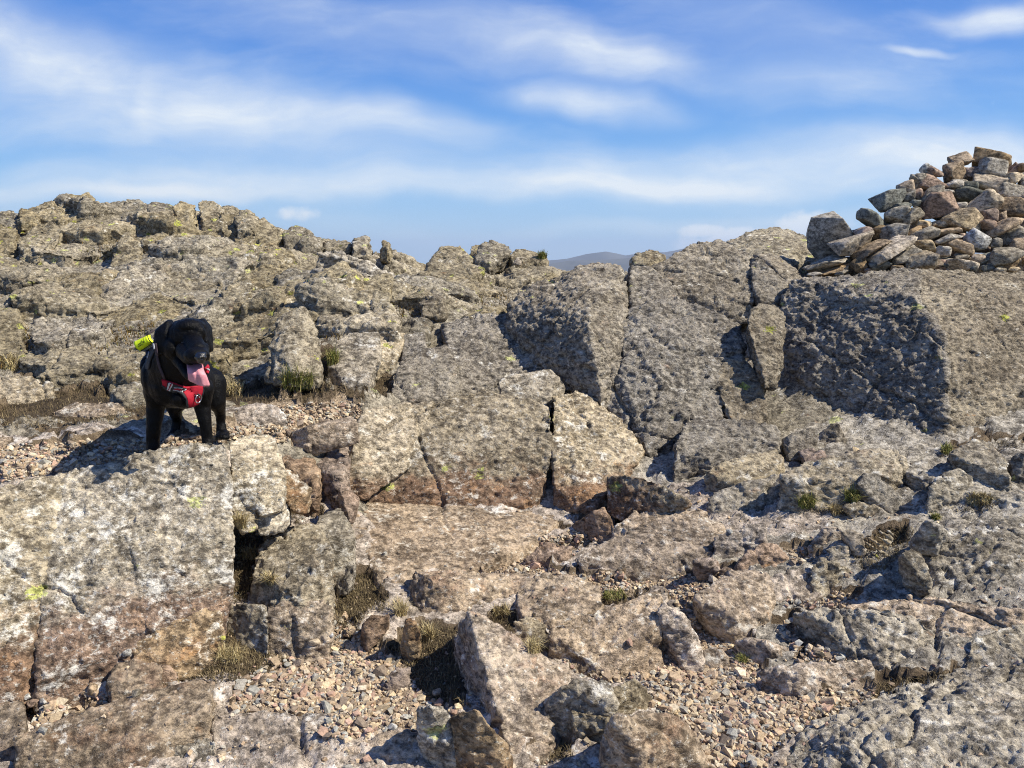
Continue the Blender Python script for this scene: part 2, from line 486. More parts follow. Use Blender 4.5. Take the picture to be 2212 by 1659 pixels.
def ground_z(XY):
    XY = np.atleast_2d(XY)
    out = np.empty(len(XY))
    for i in range(0, len(XY), 20000):
        r = np.linalg.norm(XY[i:i + 20000, None, :] - GP[None, :, :2], axis=2)
        out[i:i + 20000] = -r @ _w[:-1] + _w[-1]
    return out

def in_poly(P, poly):
    x, y = P[:, 0], P[:, 1]
    c = np.zeros(len(P), bool)
    n = len(poly)
    for i in range(n):
        x1, y1 = poly[i]
        x2, y2 = poly[(i + 1) % n]
        h = ((y1 > y) != (y2 > y)) & (x < (x2 - x1) * (y - y1) / (y2 - y1 + 1e-12) + x1)
        c ^= h
    return c

# where the ground is stony path (pebbles) and where it is turf, traced then laid on the ground
def poly(frame, *pts):
    return [fr(frame, *p) for p in pts]
GRAVEL_ZONES = [
    poly('C5', (-60, 380), (-60, 130), (900, 90), (1250, 60), (2212, -140), (2350, -60), (2150, 90), (1760, 110), (1300, 110), (700, 240)),
    poly('C2', (-560, 1170), (0, 1120), (290, 1130), (160, 1190), (0, 1240), (-330, 1310), (-520, 1310)),
    poly('CB', (0, 580), (380, 600), (760, 660), (1000, 640), (1400, 640), (1560, 700), (1100, 750), (600, 900), (300, 1000), (150, 760), (0, 640)),
    poly('C5', (1750, 1400), (2080, 1260), (2212, 1200), (2350, 1500), (2500, 1900), (2200, 2000), (1500, 1900), (1450, 1700)),
    poly('CM', (-330, 340), (-100, 230), (40, 330), (200, 430), (330, 640), (560, 690), (300, 800), (0, 880), (-330, 830), (-500, 560)),
    poly('C6', (640, 720), (830, 640), (1210, 580), (1330, 490), (1560, 430), (1850, 480), (1330, 560), (1480, 700), (2212, 690), (2400, 740), (2212, 770), (1740, 830), (1300, 700), (900, 760)),
    poly('CM', (1150, 330), (1500, 480), (1750, 300), (2000, 380), (2212, 300), (2500, 500), (2900, 640), (2900, 700), (2600, 850), (2200, 1100), (1850, 760), (1700, 520), (1320, 520)),
    poly('C7', (0, 430), (300, 430), (520, 400), (430, 480), (280, 640), (540, 860), (700, 1050), (860, 1210), (1100, 1160), (1420, 1170), (1430, 1230), (950, 1430), (760, 1580), (690, 1659), (420, 1659), (300, 1400), (0, 1300), (0, 900), (230, 700)),
    poly('C7', (780, 780), (920, 700), (1080, 900), (1380, 970), (1250, 1000), (920, 1010), (900, 900)),
    poly('C7', (860, 600), (1110, 540), (1250, 560), (1300, 640), (1000, 660)),
    poly('C7', (820, 300), (1000, 250), (1060, 340), (900, 380)),
]
TURF_ZONES = [
    poly('C5', (1460, 560), (1660, 600), (1700, 660), (1610, 960), (1780, 1040), (1950, 1010), (2080, 880), (2212, 900), (2400, 1050), (2300, 1250), (2080, 1130), (1690, 1120), (1450, 1130)),
    poly('C5', (1420, 1240), (1700, 1300), (1730, 1400), (1900, 1460), (1500, 1620), (1150, 1659), (1060, 1560), (1380, 1440)),
    poly('C5', (1820, 480), (2030, 480), (2080, 560), (1880, 640), (1640, 620)),
    poly('C1', (0, 1400), (250, 1330), (620, 1300), (920, 1400), (920, 1500), (700, 1560), (300, 1600), (0, 1600)),
    poly('C1', (1350, 1330), (1700, 1230), (2212, 1250), (2300, 1340), (1900, 1440), (1450, 1430)),
    poly('C1', (0, 1180), (170, 1190), (150, 1270), (0, 1280)),
    poly('CM', (60, 300), (300, 190), (540, 180), (530, 560), (620, 690), (330, 640), (200, 440)),
    poly('CM', (690, 110), (1000, 90), (1110, 250), (1150, 350), (1000, 370), (880, 260)),
    poly('CM', (1050, 800), (1190, 840), (1250, 990), (1020, 1062)),
    poly('C6', (100, 760), (330, 680), (420, 930), (250, 960), (180, 1150), (60, 1000)),
    poly('C6', (1730, 860), (1850, 820), (2000, 820), (1960, 880), (1740, 950)),
    poly('C6', (1400, 180), (1700, 280), (1900, 260), (1860, 400), (1560, 370)),
    poly('C4', (1120, 1420), (1300, 1290), (1540, 1270), (1480, 1400), (1330, 1560), (1150, 1540)),
    poly('C4', (660, 1180), (1010, 1060), (1230, 1090), (1060, 1200), (860, 1190)),
    poly('C4', (1650, 850), (1800, 760), (2212, 720), (2212, 780), (1850, 800)),
    poly('C4', (1770, 1180), (1950, 1060), (2100, 1110), (1950, 1200)),
    poly('C7', (1420, 1140), (2000, 1030), (1980, 1060), (1440, 1230)),
    poly('C7', (1000, 1330), (1400, 1220), (1300, 1290), (1050, 1420)),
    poly('C2', (0, 760), (60, 900), (300, 1000), (430, 900), (430, 1080), (280, 1110), (-100, 1060)),
]
def ground_noise(X, Y):
    P = np.stack((X, Y, np.zeros_like(X)), 1)
    return 0.018 * fbm(P * 2.6, 3) + 0.010 * fbm(P * 11 + 5, 3)

def build_ground():
    ys = [0.25]
    while ys[-1] < 13.5:
        ys.append(ys[-1] + max(0.005 * ys[-1], 0.008))
    ys = np.array(ys)
    ts = [0.0]
    while ts[-1] < 2.4:
        ts.append(ts[-1] + (0.005 if ts[-1] < 0.72 else 0.03))
    ts = np.array(sorted([-t for t in ts[1:]] + ts))
    Yg, Tg = np.meshgrid(ys, ts, indexing='ij')
    X = (Yg * Tg).ravel()
    Y = Yg.ravel()
    Z = ground_z(np.stack((X, Y), 1))
    V = np.stack((X, Y, Z), 1)
    P0 = np.stack((X, Y, 0 * X), 1)
    uv = project(V) + 26 * np.stack((vnoise(P0 * 7), vnoise(P0 * 7 + 40)), 1) + 14 * np.stack((vnoise(P0 * 23), vnoise(P0 * 23 + 40)), 1)
    g = np.zeros(len(V)); t = np.zeros(len(V))
    for z in GRAVEL_ZONES: g = np.maximum(g, in_poly(uv, z))
    for z in TURF_ZONES: t = np.maximum(t, in_poly(uv, z))
    soft = np.maximum(g, t)
    V[:, 2] += ground_noise(X, Y) * np.where(soft > 0, 1, .4)
    V[:, 2] += np.where(soft > 0, -0.012, 0.03 + 1.1 * weather_d(V, .7, 1.0, lump=1.3))
    a, b = Yg.shape
    idx = np.arange(a * b).reshape(a, b)
    F = np.stack((idx[:-1, :-1], idx[:-1, 1:], idx[1:, 1:], idx[1:, :-1]), -1).reshape(-1, 4)
    o = mesh_obj('ground', V, F, M['ground'], at=(0, 0, 0), kind='structure')
    for q in ('worn', 'grey', 'crag'):
        o.data.materials.append(M[q])
    c = V[F].mean(1)
    wob = .5 * vnoise(c * 2.1) + .3 * vnoise(c * 6)
    front = np.where(c[:, 0] / c[:, 1] + wob * .3 > .36, 2, 1)
    front = np.where((c[:, 1] > 3.75) & (c[:, 0] > -.2), 2, front)
    slot = np.where((c[:, 1] + wob > 4.25) | ((c[:, 0] < -.4) & (c[:, 1] > 3.4)), 3, front)
    slot = np.where(soft[F].max(1) > 0, 0, slot)
    o.data.polygons.foreach_set('material_index', slot.astype(np.int32))
    ca = o.data.color_attributes.new('cover', 'FLOAT_COLOR', 'POINT')
    ca.data.foreach_set('color', np.stack((g, t, np.zeros_like(g), np.ones_like(g)), 1).astype(np.float32).ravel())
    return o, V, F, soft

def ground_mat():
    m = bpy.data.materials.new('stony_ground')
    m.use_nodes = True
    k = NT(m.node_tree)
    bs = k.n['Principled BSDF']
    geo = k.node('ShaderNodeNewGeometry')
    p = geo.outputs['Position']
    an = k.node('ShaderNodeAttribute', attribute_name='cover')
    sp = k.node('ShaderNodeSeparateColor')
    k.l.new(an.outputs['Color'], sp.inputs[0])
    n1 = k.noise(p, 9, 6, 0.7)
    n2 = k.noise(p, 60, 5, 0.7)
    n3 = k.noise(p, 160, 3, 0.6)
    soil = k.mix(k.map(n1, 0.35, 0.65), (0.085, 0.062, 0.040), (0.19, 0.145, 0.095))
    grit = k.mix(k.map(n2, 0.35, 0.62), (0.16, 0.115, 0.075), (0.40, 0.315, 0.22))
    turf = k.mix(k.map(n1, 0.35, 0.65), (0.042, 0.031, 0.02), (0.115, 0.085, 0.05))
    wob = k.math('MULTIPLY', k.math('SUBTRACT', n1, 0.5), 1.2)
    c = k.mix(k.map(k.math('ADD', sp.outputs[0], wob), 0.3, 0.7), soil, grit)
    c = k.mix(k.map(k.math('ADD', sp.outputs[1], wob), 0.35, 0.75), c, turf)
    c = k.mix(k.map(n3, 0.3, 0.7), k.mix(1.0, c, (0.6, 0.6, 0.6), 'MULTIPLY'), k.mix(1.0, c, (1.4, 1.4, 1.4), 'MULTIPLY'))
    k.l.new(c, bs.inputs['Base Color'])
    bs.inputs['Roughness'].default_value = 0.95
    bs.inputs['Specular IOR Level'].default_value = 0.15
    b = k.node('ShaderNodeBump')
    b.inputs['Strength'].default_value = 0.8
    b.inputs['Distance'].default_value = 0.015
    k.l.new(k.math('ADD', n2, k.math('MULTIPLY', n3, 0.6)), b.inputs['Height'])
    k.l.new(b.outputs[0], bs.inputs['Normal'])
    return m
M['ground'] = ground_mat()

# far country: the mountain falls away behind the summit rocks, blue hills stand beyond the valley
def build_far():
    m = plain_mat('far_moor', (0.10, 0.115, 0.055), 0.95, 0.1, noise_scale=0.01, var=0.3)
    rs = np.concatenate((np.linspace(9, 60, 10), np.geomspace(80, 4600, 22)))
    an = np.linspace(0, 2 * math.pi, 97)[:-1]
    Rg, Ag = np.meshgrid(rs, an, indexing='ij')
    X, Y = (Rg * np.sin(Ag)).ravel(), (Rg * np.cos(Ag)).ravel()
    r = Rg.ravel()
    P = np.stack((X, Y, 0 * X), 1)
    Z = -2.2 - 0.55 * np.minimum(r, 420) + 14 * fbm(P * 0.004, 3) * np.clip(r / 400, 0, 1)
    a, b = Rg.shape
    idx = np.arange(a * b).reshape(a, b)
    nx = np.roll(idx, -1, 1)
    F = np.stack((idx[:-1], nx[:-1], nx[1:], idx[1:]), -1).reshape(-1, 4)
    # close the middle under the summit
    V = np.vstack((np.stack((X, Y, Z), 1), [(0, 0, -2.2 - 0.5 * 9)]))
    mesh_obj('terrain', V, F, m, at=(0, 0, 0), kind='structure')
    hm = plain_mat('hill_heather', (0.105, 0.10, 0.075), 0.95, 0.1, noise_scale=0.004, var=0.35)
    def ridge(name, prof, dist, depth):
        us = np.linspace(prof[0][0], prof[-1][0], 120)
        vs = np.interp(us, [q[0] for q in prof], [q[1] for q in prof])
        top = np.array([at(u, v, dist) for u, v in zip(us, vs)])
        N = len(us)
        rows = []
        for f, d in ((1, -depth), (.62, -depth * .62), (.3, -depth * .3), (.08, -depth * .1), (0, 0), (.15, depth * .4), (.7, depth)):
            Q = top.copy()
            base = -260.0
            Q[:, 2] = top[:, 2] * (1 - f) + base * f
            Q[:, 1] += d
            Q[:, 2] += (8 * fbm(Q * 0.012, 4)) * min(1, f * 6)
            rows.append(Q)
        V = np.vstack(rows)
        idx = np.arange(len(V)).reshape(len(rows), N)
        F = np.stack((idx[:-1, :-1], idx[:-1, 1:], idx[1:, 1:], idx[1:, :-1]), -1).reshape(-1, 4)
        return mesh_obj(name, V, F, hm, at=(0, 0, 0), kind='structure')
    ridge('hills', [(700, 590), (900, 575), (1100, 568), (1220, 560), (1270, 548), (1312, 543), (1352, 552), (1400, 544), (1440, 545), (1500, 532), (1540, 528), (1600, 525), (1700, 520), (1800, 528), (2000, 545), (2300, 535), (2700, 560), (3200, 590)], 3200, 900)
    ridge('hills', [(1100, 585), (1230, 563), (1330, 560), (1400, 553), (1460, 552), (1560, 545), (1700, 555), (1900, 590)], 2400, 500)
build_far()

# ------------------------------------------------------------------ rocks
PENDING = []
def hull_mesh(P):
    bm = bmesh.new()
    for p in P:
        bm.verts.new(p)
    r = bmesh.ops.convex_hull(bm, input=bm.verts)
    junk = list({e for e in r['geom_interior'] + r['geom_unused'] if isinstance(e, bmesh.types.BMVert) and e.is_valid})
    if junk:
        bmesh.ops.delete(bm, geom=junk, context='VERTS')
    bmesh.ops.recalc_face_normals(bm, faces=bm.faces)
    me = bpy.data.meshes.new('hull')
    bm.to_mesh(me)
    bm.free()
    return me

def add_rock(name, P, mat, parent=None, rough=1.0, smooth=1, vox=None, px=1.75, grow=.012, lump=1.0, **kw):
    """P: corner points; the hull is re-meshed finely and weathered by process_rocks()"""
    P = np.asarray(P)
    if vox is None:
        vox = max(0.005, float(np.percentile(P[:, 1], 20)) * px / 769)
    c = P.mean(0)
    q = P - c
    P = P + q / (np.linalg.norm(q, axis=1)[:, None] + 1e-6) * grow * min(1.0, np.ptp(P, axis=0).max() / .35)
    PENDING.append(dict(name=name, me=hull_mesh(P), mat=mat, parent=parent, rough=rough, smooth=smooth, vox=vox, lump=lump, size=float(np.ptp(P, axis=0).max()), kw=kw))

def traced(name, mat, mode, thick, frame, pts, parent=None, flat=None, **kw):
    """pts seen in the photograph, each with its own distance or height; depth comes from thick"""
    P = []
    for p in pts:
        P.append(at_f(*p) if isinstance(p[0], str) else at_f(frame, *p))
    P = np.array(P)
    if flat is None:
        flat = {'C4': .70, 'C7': .75, 'C6': .8}.get(frame, 1.0)
    if flat < 1:
        # lay the rock back: heights shrink towards its foot while every corner stays on its line of sight
        zs = P[:, 2].copy()
        for i, p in enumerate(pts):
            if not isinstance(p[0], str) and p[2] < 1.8:
                P[i] = at_f(frame, p[0], p[1], zs.min() + (p[2] - zs.min()) * flat)
    c = P.mean(0)
    out = [P]
    low = P.copy()
    if mode == 'slab':
        low[:, :2] = c[:2] + (low[:, :2] - c[:2]) * 1.03
        low[:, 2] -= thick
        low[:, 1] -= thick * 0.25
        out.append(low)
    else:
        back = P.copy()
        eye = np.array((0, 0, CAM_Z))
        back = eye + (back - eye) * (1 + thick / back[:, 1:2])
        back = c + np.array((0, thick, 0)) + (back - c - np.array((0, thick, 0))) * np.array((.84, 1, .9))
        back[:, 2] -= 0.35 * thick
        out.append(back)
        b = P[P[:, 2] < np.percentile(P[:, 2], 45)].copy()
        b[:, 2] -= min(0.14, 0.3 * thick)
        b[:, 1] -= 0.02
        out.append(b)
    add_rock(name, np.vstack(out), M[mat] if isinstance(mat, str) else mat, parent, **kw)

JOINTS = [(np.array((0.95, 0.28, 0.12)), 0.23), (np.array((0.25, 0.88, 0.40)), 0.30), (np.array((0.18, -0.30, 0.93)), 0.13), (np.array((-0.72, 0.55, 0.42)), 0.41)]
JOINTS = [(n / np.linalg.norm(n), s) for n, s in JOINTS]
DIP = JOINTS[2][0]
HASH = np.random.default_rng(9).random(4096)
R3 = np.random.default_rng(3).random((32, 32, 32, 7)).astype(np.float32)
def chips(P):
    """broken facets: every cell of a jittered lattice is a small plane with its own lift and tilt"""
    B = np.floor(P - .5).astype(np.int64)
    best = np.full(len(P), 9.0)
    out = np.zeros(len(P))
    for i in (0, 1):
        for j in (0, 1):
            for k in (0, 1):
                C = B + np.array((i, j, k))
                r = R3[C[:, 0] & 31, C[:, 1] & 31, C[:, 2] & 31]
                q = P - (C + .5 + (r[:, :3] - .5) * .8)
                dd = (q * q).sum(1)
                h = (r[:, 3] - .5) + ((r[:, 4:7] - .5) * q).sum(1) * 1.7
                m = dd < best
                best[m] = dd[m]
                out[m] = h[m]
    return out

def weather_d(P, size, rough, crack=1.0, lump=1.0):
    """how far weathering moves a rock's surface: broad swell, joint cracks and steps, ledges along the bedding, pits, grain"""
    a = min(1.0, size / 0.6) * rough
    b_ = a * lump
    d = 0.014 * b_ * fbm(P * 2.7 + 3.1, 2)
    warp = 0.045 * np.stack([vnoise(P * 4.3 + s) + .5 * vnoise(P * 11 + s + 7) for s in (0, 31.7, 63.1)], 1)
    wv = P + warp
    for k, (n, sp) in enumerate(JOINTS):
        s = (wv @ n) / sp + 3.7 * k
        i = np.floor(s)
        f = s - i
        dist = np.minimum(f, 1 - f) * sp
        b = np.where(f < .5, i, i + 1).astype(np.int64)
        cell = vnoise(P * 1.9 + 19.0 * k)
        there = (HASH[(b * 131 + k * 977) & 4095] > .66) & (cell > -.1)
        d -= crack * 0.024 * a * np.clip(1 - dist / (0.007 + 0.008 * HASH[(b * 71 + k) & 4095]), 0, 1) * there
        d += (0.013 if k != 2 else 0.009) * b_ * (HASH[(i.astype(np.int64) * 37 + k * 333) & 4095] - .5) * (cell > -.25)
    j = P + .35 * warp
    d += 0.0085 * b_ * chips(j * np.array((6.5, 7.5, 9.5)) + 3) + 0.0075 * a * chips(j * np.array((15, 17, 22)) + 8) + 0.0055 * rough * chips(P * 40)
    bed = wv @ DIP
    d += 0.006 * b_ * fbm(np.stack((bed * 26, (wv[:, 0] - 0.28 * bed) * 3.0, (wv[:, 1] + .4 * bed) * 3.0), 1), 2)
    d += 0.0055 * b_ * fbm(P * 10.0 + 9, 3, 0.6)
    pit = vnoise(P * np.array((24, 24, 38)) + 5)
    d -= 0.013 * rough * np.clip((pit - 0.42) / 0.4, 0, 1)
    d += 0.0062 * rough * fbm(P * 44 + 2, 2, 0.65)
    return d

def weather(V, N, size, rough, lump):
    return V + N * weather_d(V, size, rough, lump=lump)[:, None]

def process_rocks():
    tmp = []
    for r in PENDING:
        o = bpy.data.objects.new('tmp', r['me'])
        col.objects.link(o)
        md = o.modifiers.new('r', 'REMESH')
        md.mode = 'VOXEL'
        md.voxel_size = r['vox']
        md.adaptivity = 0.0
        if r['smooth']:
            ms = o.modifiers.new('s', 'SMOOTH')
            ms.factor = 0.5
            ms.iterations = r['smooth']
        tmp.append(o)
    dg = bpy.context.evaluated_depsgraph_get()
    dg.update()
    tot = 0
    for o, r in zip(tmp, PENDING):
        ev = o.evaluated_get(dg)
        me = ev.to_mesh()
        n = len(me.vertices)
        V = np.empty(n * 3, np.float32); me.vertices.foreach_get('co', V); V = V.reshape(-1, 3).astype(np.float64)
        N = np.empty(n * 3, np.float32); me.vertex_normals.foreach_get('vector', N); N = N.reshape(-1, 3)
        q = np.empty(len(me.polygons), np.int32); me.polygons.foreach_get('loop_total', q)
        L = np.empty(len(me.loops), np.int32); me.loops.foreach_get('vertex_index', L)
        assert (q == 4).all(), r['name']
        ev.to_mesh_clear()
        V = weather(V, N, r['size'], r['rough'], r['lump'])
        tot += len(q) * 2
        r['obj'] = mesh_obj(r['name'], V, L.reshape(-1, 4), r['mat'], parent=r['parent'], **r['kw'])
    for o in tmp:
        me = o.data
        bpy.data.objects.remove(o)
        bpy.data.meshes.remove(me)
    print('rock triangles', tot, 'rocks', len(PENDING))

ground, GV, GF, GSOFT = build_ground()

def lab(label, cat='rock', group=None):
    d = dict(label=label, cat=cat)
    if group: d['group'] = group
    return d

# --- the big lichen-spotted slab in front of the dog
SLAB = empty('lichen_rock', at_f('C5', 700, 1560, .08), label='big tilted slab mottled white, yellow and rust in front of the dog', cat='rock slab')
traced('rock_block', 'slab', 'block', .34, 'C5', [(-40, 425, 2.58), (180, 372, 2.64), (425, 325, 2.70), (375, 430, 2.64), (325, 720, 2.52), (295, 1000, 2.43), (235, 1470, 2.28), (120, 1620, 2.20), (-500, 520, 2.45), (-500, 1660, 2.1), (-40, 1640, 2.18)], SLAB, rough=0.70)
traced('rock_block', 'slab', 'block', .30, 'C5', [(440, 303, 2.71), (760, 228, 2.76), (1000, 160, 2.79), (1280, 118, 2.82), (1420, 125, 2.83), (1455, 330, 2.76), (1455, 600, 2.66), (1450, 900, 2.58), (1420, 1190, 2.52), (900, 1180, 2.45), (910, 1270, 2.43), (820, 1440, 2.38), (700, 1560, 2.32), (250, 1600, 2.22), (305, 1000, 2.44), (340, 700, 2.53), (385, 420, 2.65)], SLAB, rough=0.70)
traced('rock_block', 'rusty', 'block', .2, 'C5', [(850, 1440, 2.36), (920, 1280, 2.41), (930, 1180, 2.44), (1400, 1190, 2.50), (1400, 1300, 2.48), (1385, 1425, 2.45), (1150, 1480, 2.38), (870, 1500, 2.33)], SLAB, rough=0.87)
traced('rock_block', 'rusty', 'block', .15, 'C5', [(690, 1625, 2.26), (740, 1530, 2.30), (850, 1500, 2.32), (1010, 1530, 2.33), (1010, 1640, 2.27), (960, 1680, 2.24), (720, 1690, 2.22)], SLAB, rough=0.72)
traced('rock_block', 'slab', 'block', .2, 'C5', [(1455, 120, 2.86), (1600, 80, 2.95), (1720, 82, 2.97), (1780, 290, 2.86), (1785, 430, 2.78), (1660, 455, 2.75), (1475, 360, 2.77)], SLAB, rough=0.70)
traced('rock_block', 'slab', 'block', .16, 'C5', [(1460, 395, 2.78), (1600, 450, 2.78), (1615, 570, 2.74), (1540, 590, 2.72), (1465, 540, 2.70)], SLAB, rough=0.87)
traced('rock_block', 'slab', 'block', .16, 'C5', [(1625, 465, 2.84), (1800, 490, 2.88), (1820, 540, 2.86), (1790, 590, 2.83), (1650, 600, 2.78), (1625, 560, 2.78)], SLAB, rough=0.87)
traced('rock_block', 'rusty', 'block', .16, 'C5', [(1795, 285, 2.95), (1880, 330, 2.98), (1945, 410, 2.96), (1940, 470, 2.92), (1850, 460, 2.88), (1795, 430, 2.86)], SLAB, rough=0.87)
# --- rocks in the turf gully beside it
G_GULLY = 'flat rocks in the turf beside the lichen slab'
traced('flat_rock', 'pale', 'slab', .2, 'C5', [(1690, 680, .36), (1850, 655, .38), (2000, 640, .38), (2075, 740, .36), (2085, 850, .34), (1900, 1020, .28), (1780, 1030, .27), (1610, 960, .27), (1650, 800, .33)], rough=0.87, **lab('flat rounded grey-tan rock set in turf right of the lichen slab', 'rock', G_GULLY))
traced('flat_rock', 'pale', 'slab', .2, 'C5', [(1440, 1160, .2), (1500, 1135, .22), (1680, 1150, .22), (1690, 1290, .16), (1620, 1345, .12), (1460, 1240, .14)], rough=0.72, **lab('small pale blotched rock touching the right edge of the lichen slab', 'rock', G_GULLY))
traced('flat_rock', 'rusty', 'slab', .2, 'C5', [(1695, 1155, .22), (1900, 1100, .23), (2080, 1150, .2), (2065, 1320, .13), (1950, 1420, .08), (1800, 1440, .06), (1730, 1390, .08)], rough=0.80, **lab('squarish brown rock above the pebbles, second from the lichen slab', 'rock', G_GULLY))
traced('thin_rock', 'grey', 'block', .12, 'C6', [(30, 490, .33), (180, 490, .34), (185, 700, .24), (150, 760, .2), (80, 780, .17), (55, 650, .22)], rough=0.72, **lab('narrow grey rock standing on edge left of the pale flat slab'))
traced('thin_rock', 'grey', 'slab', .2, 'C6', [(-20, 330, .40), (90, 300, .42), (170, 420, .36), (180, 480, .34), (30, 480, .35), (-60, 420, .38)], rough=0.72, **lab('small flat grey rock behind the narrow rock on edge'))
traced('pointed_stone', 'brown', 'block', .12, 'C6', [(95, 160, .50), (150, 170, .48), (205, 230, .42), (165, 320, .36), (75, 280, .37)], rough=0.72, **lab('small pointed purple-brown stone at the left end of the pale flat slab', 'stone'))
traced('step_rock', 'brown', 'slab', .25, 'C5', [(1765, 110, .66), (1890, 110, .65), (2010, 290, .5), (1990, 345, .46), (1880, 265, .52), (1790, 255, .55)], flat=.45, rough=0.87, **lab('low purple-brown step of rock just right of the dog\'s rock'))
traced('step_rock', 'brown', 'slab', .25, 'C5', [(1900, 105, .65), (2180, 65, .63), (2200, 200, .56), (2150, 345, .45), (2040, 295, .48), (1950, 200, .57)], flat=.45, rough=0.87, **lab('purple-brown step of rock in the shade of the lichen block'))
# --- the pale flat slab and the rocks around it
traced('flat_rock', 'worn', 'slab', .25, 'C6', [(150, 370, .30), (230, 255, .29), (900, 268, .25), (1430, 225, .24), (1510, 340, .22), (1330, 490, .185), (1000, 640, .165), (700, 690, .165), (330, 640, .20), (380, 800, .14), (430, 890, .10), (560, 800, .12)], rough=0.51, **lab('broad pale flat slab worn smooth in the middle of the hollow', 'rock slab'))
traced('wedge_rock', 'rusty', 'block', .2, 'C6', [(580, 690, .25), (690, 755, .24), (900, 770, .2), (1240, 725, .18), (1340, 830, .13), (1150, 900, .10), (900, 975, .08), (730, 1030, .05), (600, 1000, .06), (510, 880, .09), (560, 760, .19), (790, 900, .12)], rough=0.72, **lab('long ridge-topped rock with a dark rusty left end in front of the pale slab'))
traced('flat_rock', 'rusty', 'slab', .2, 'C6', [(1220, 730, .17), (1380, 715, .2), (1560, 715, .2), (1730, 790, .16), (1745, 900, .13), (1640, 960, .12), (1440, 1040, .09), (1250, 960, .10)], rough=0.80, **lab('low lumpy rusty rock between the ridge-topped rock and the tilted slab'))
traced('flat_rock', 'worn', 'slab', .22, 'C7', [(-440, 340, .18), (-300, 240, .24), (0, 120, .31), (210, 60, .35), (330, 105, .33), (460, 130, .3), (400, 230, .26), (370, 300, .22), (220, 380, .15), (0, 400, .13), (-250, 400, .13)], rough=0.51, **lab('long pinkish flat slab with a pale trodden lower edge right of the hollow', 'rock slab'))
traced('tilted_rock', 'worn', 'slab', .2, 'CM', [(1110, 190, .16), (1380, 90, .2), (1700, -30, .24), (1800, -60, .25), (1785, 120, .2), (1750, 225, .15), (1720, 400, .06), (1500, 480, .05), (1330, 410, .06), (1180, 290, .10)], rough=0.65, **lab('smooth tilted brown slab with a pale broken foot above the pebbles', 'rock slab'))
traced('wedge_rock', 'worn', 'block', .14, 'CM', [(1790, 90, .22), (1830, 40, .24), (1960, 120, .2), (1975, 220, .15), (2055, 330, .08), (2040, 370, .06), (1970, 400, .04), (1870, 300, .07), (1790, 200, .13)], rough=0.72, **lab('pointed wedge of brown rock leaning on the right side of the tilted slab'))
traced('small_rock', 'pale', 'slab', .12, 'CM', [(880, 150, .16), (960, 105, .18), (1040, 120, .17), (1130, 250, .11), (1120, 280, .10), (1000, 250, .11)], rough=0.72, **lab('small white-spotted flat rock behind the dark-faced pointed rock'))
traced('pointed_rock', 'rusty', 'block', .18, 'CM', [(600, 95, 2.40), (690, 260, 2.33), (720, 380, 2.29), (830, 560, 2.21), (835, 890, 2.07), (880, 1070, 2.0), (1040, 1000, 2.04), (1100, 770, 2.15), (1320, 520, 2.37), (990, 360, 2.42), (830, 230, 2.44), (545, 170, 2.50), (515, 350, 2.50), (540, 560, 2.47), (620, 690, 2.38), (750, 800, 2.24)], rough=0.72, **lab('tall pointed rock with a shaded rusty left face in the foreground', 'rock'))
traced('knobbly_rock', 'pale', 'block', .16, 'CM', [(1090, 640, .1), (1180, 560, .16), (1270, 510, .17), (1480, 540, .17), (1515, 650, .14), (1515, 740, .10), (1380, 770, .06), (1200, 745, .06), (1100, 700, .05)], rough=0.87, **lab('knobbly grey rock leaning against the tall pointed foreground rock'))
traced('knobbly_rock', 'pale', 'block', .14, 'CM', [(1505, 560, .15), (1640, 505, .16), (1700, 560, .13), (1740, 650, .07), (1690, 720, .05), (1600, 750, .05), (1530, 740, .06)], rough=0.87, **lab('rounded grey-orange rock at the edge of the pebble patch, right of the knobbly one'))
traced('low_rock', 'pale', 'block', .14, 'CM', [(1190, 770, .03), (1250, 710, .1), (1500, 770, .10), (1480, 850, .05), (1380, 970, .0), (1250, 970, -.02), (1195, 860, .0)], rough=0.80, **lab('dark-sided rock tucked under the knobbly grey rock'))
traced('upright_rock', 'rusty', 'block', .2, 'CM', [(1530, 750, .2), (1490, 830, .12), (1430, 1070, .0), (1640, 900, .14), (1750, 1070, .04), (1870, 745, .14), (1760, 770, .16), (2000, 850, .08), (2130, 1070, .0), (2000, 1150, -.03), (1500, 1200, -.05)], rough=0.72, **lab('pinkish peaked rock cut off by the bottom edge beside the pebbles'))
traced('upright_rock', 'pale', 'block', .12, 'CM', [(290, 700, .2), (350, 680, .22), (420, 690, .2), (470, 750, .17), (510, 930, .08), (480, 1070, .0), (370, 1020, .02), (310, 940, .04)], rough=0.72, **lab('upright grey-brown rock at the bottom edge, left of its twin'))
traced('upright_rock', 'rusty', 'block', .14, 'CM', [(555, 720, .2), (640, 705, .22), (720, 800, .18), (815, 920, .10), (870, 1090, .0), (560, 1110, .0), (545, 900, .08), (485, 760, .17)], rough=0.72, **lab('leaning reddish rock at the bottom edge, left of the tall pointed rock'))
traced('small_rock', 'rusty', 'block', .08, 'CM', [(195, 120, .22), (235, 115, .22), (285, 190, .17), (275, 300, .09), (215, 345, .06), (168, 290, .08)], rough=0.58, **lab('small upright rust-coloured rock by the dry tuft'))
traced('small_rock', 'brown', 'slab', .06, 'CM', [(50, 490, .06), (140, 425, .09), (230, 420, .08), (190, 500, .05)], rough=0.58, **lab('small flat brown stone half sunk in the pebbles near the dry tuft', 'stone'))
traced('small_rock', 'brown', 'block', .08, 'C6', [(245, 1000, .2), (300, 965, .22), (405, 965, .2), (400, 1030, .16), (315, 1040, .15), (310, 1100, .1), (275, 1150, .07), (240, 1090, .09)], rough=0.58, **lab('small square-cut brown rock in shade at the top of the pebbles'))
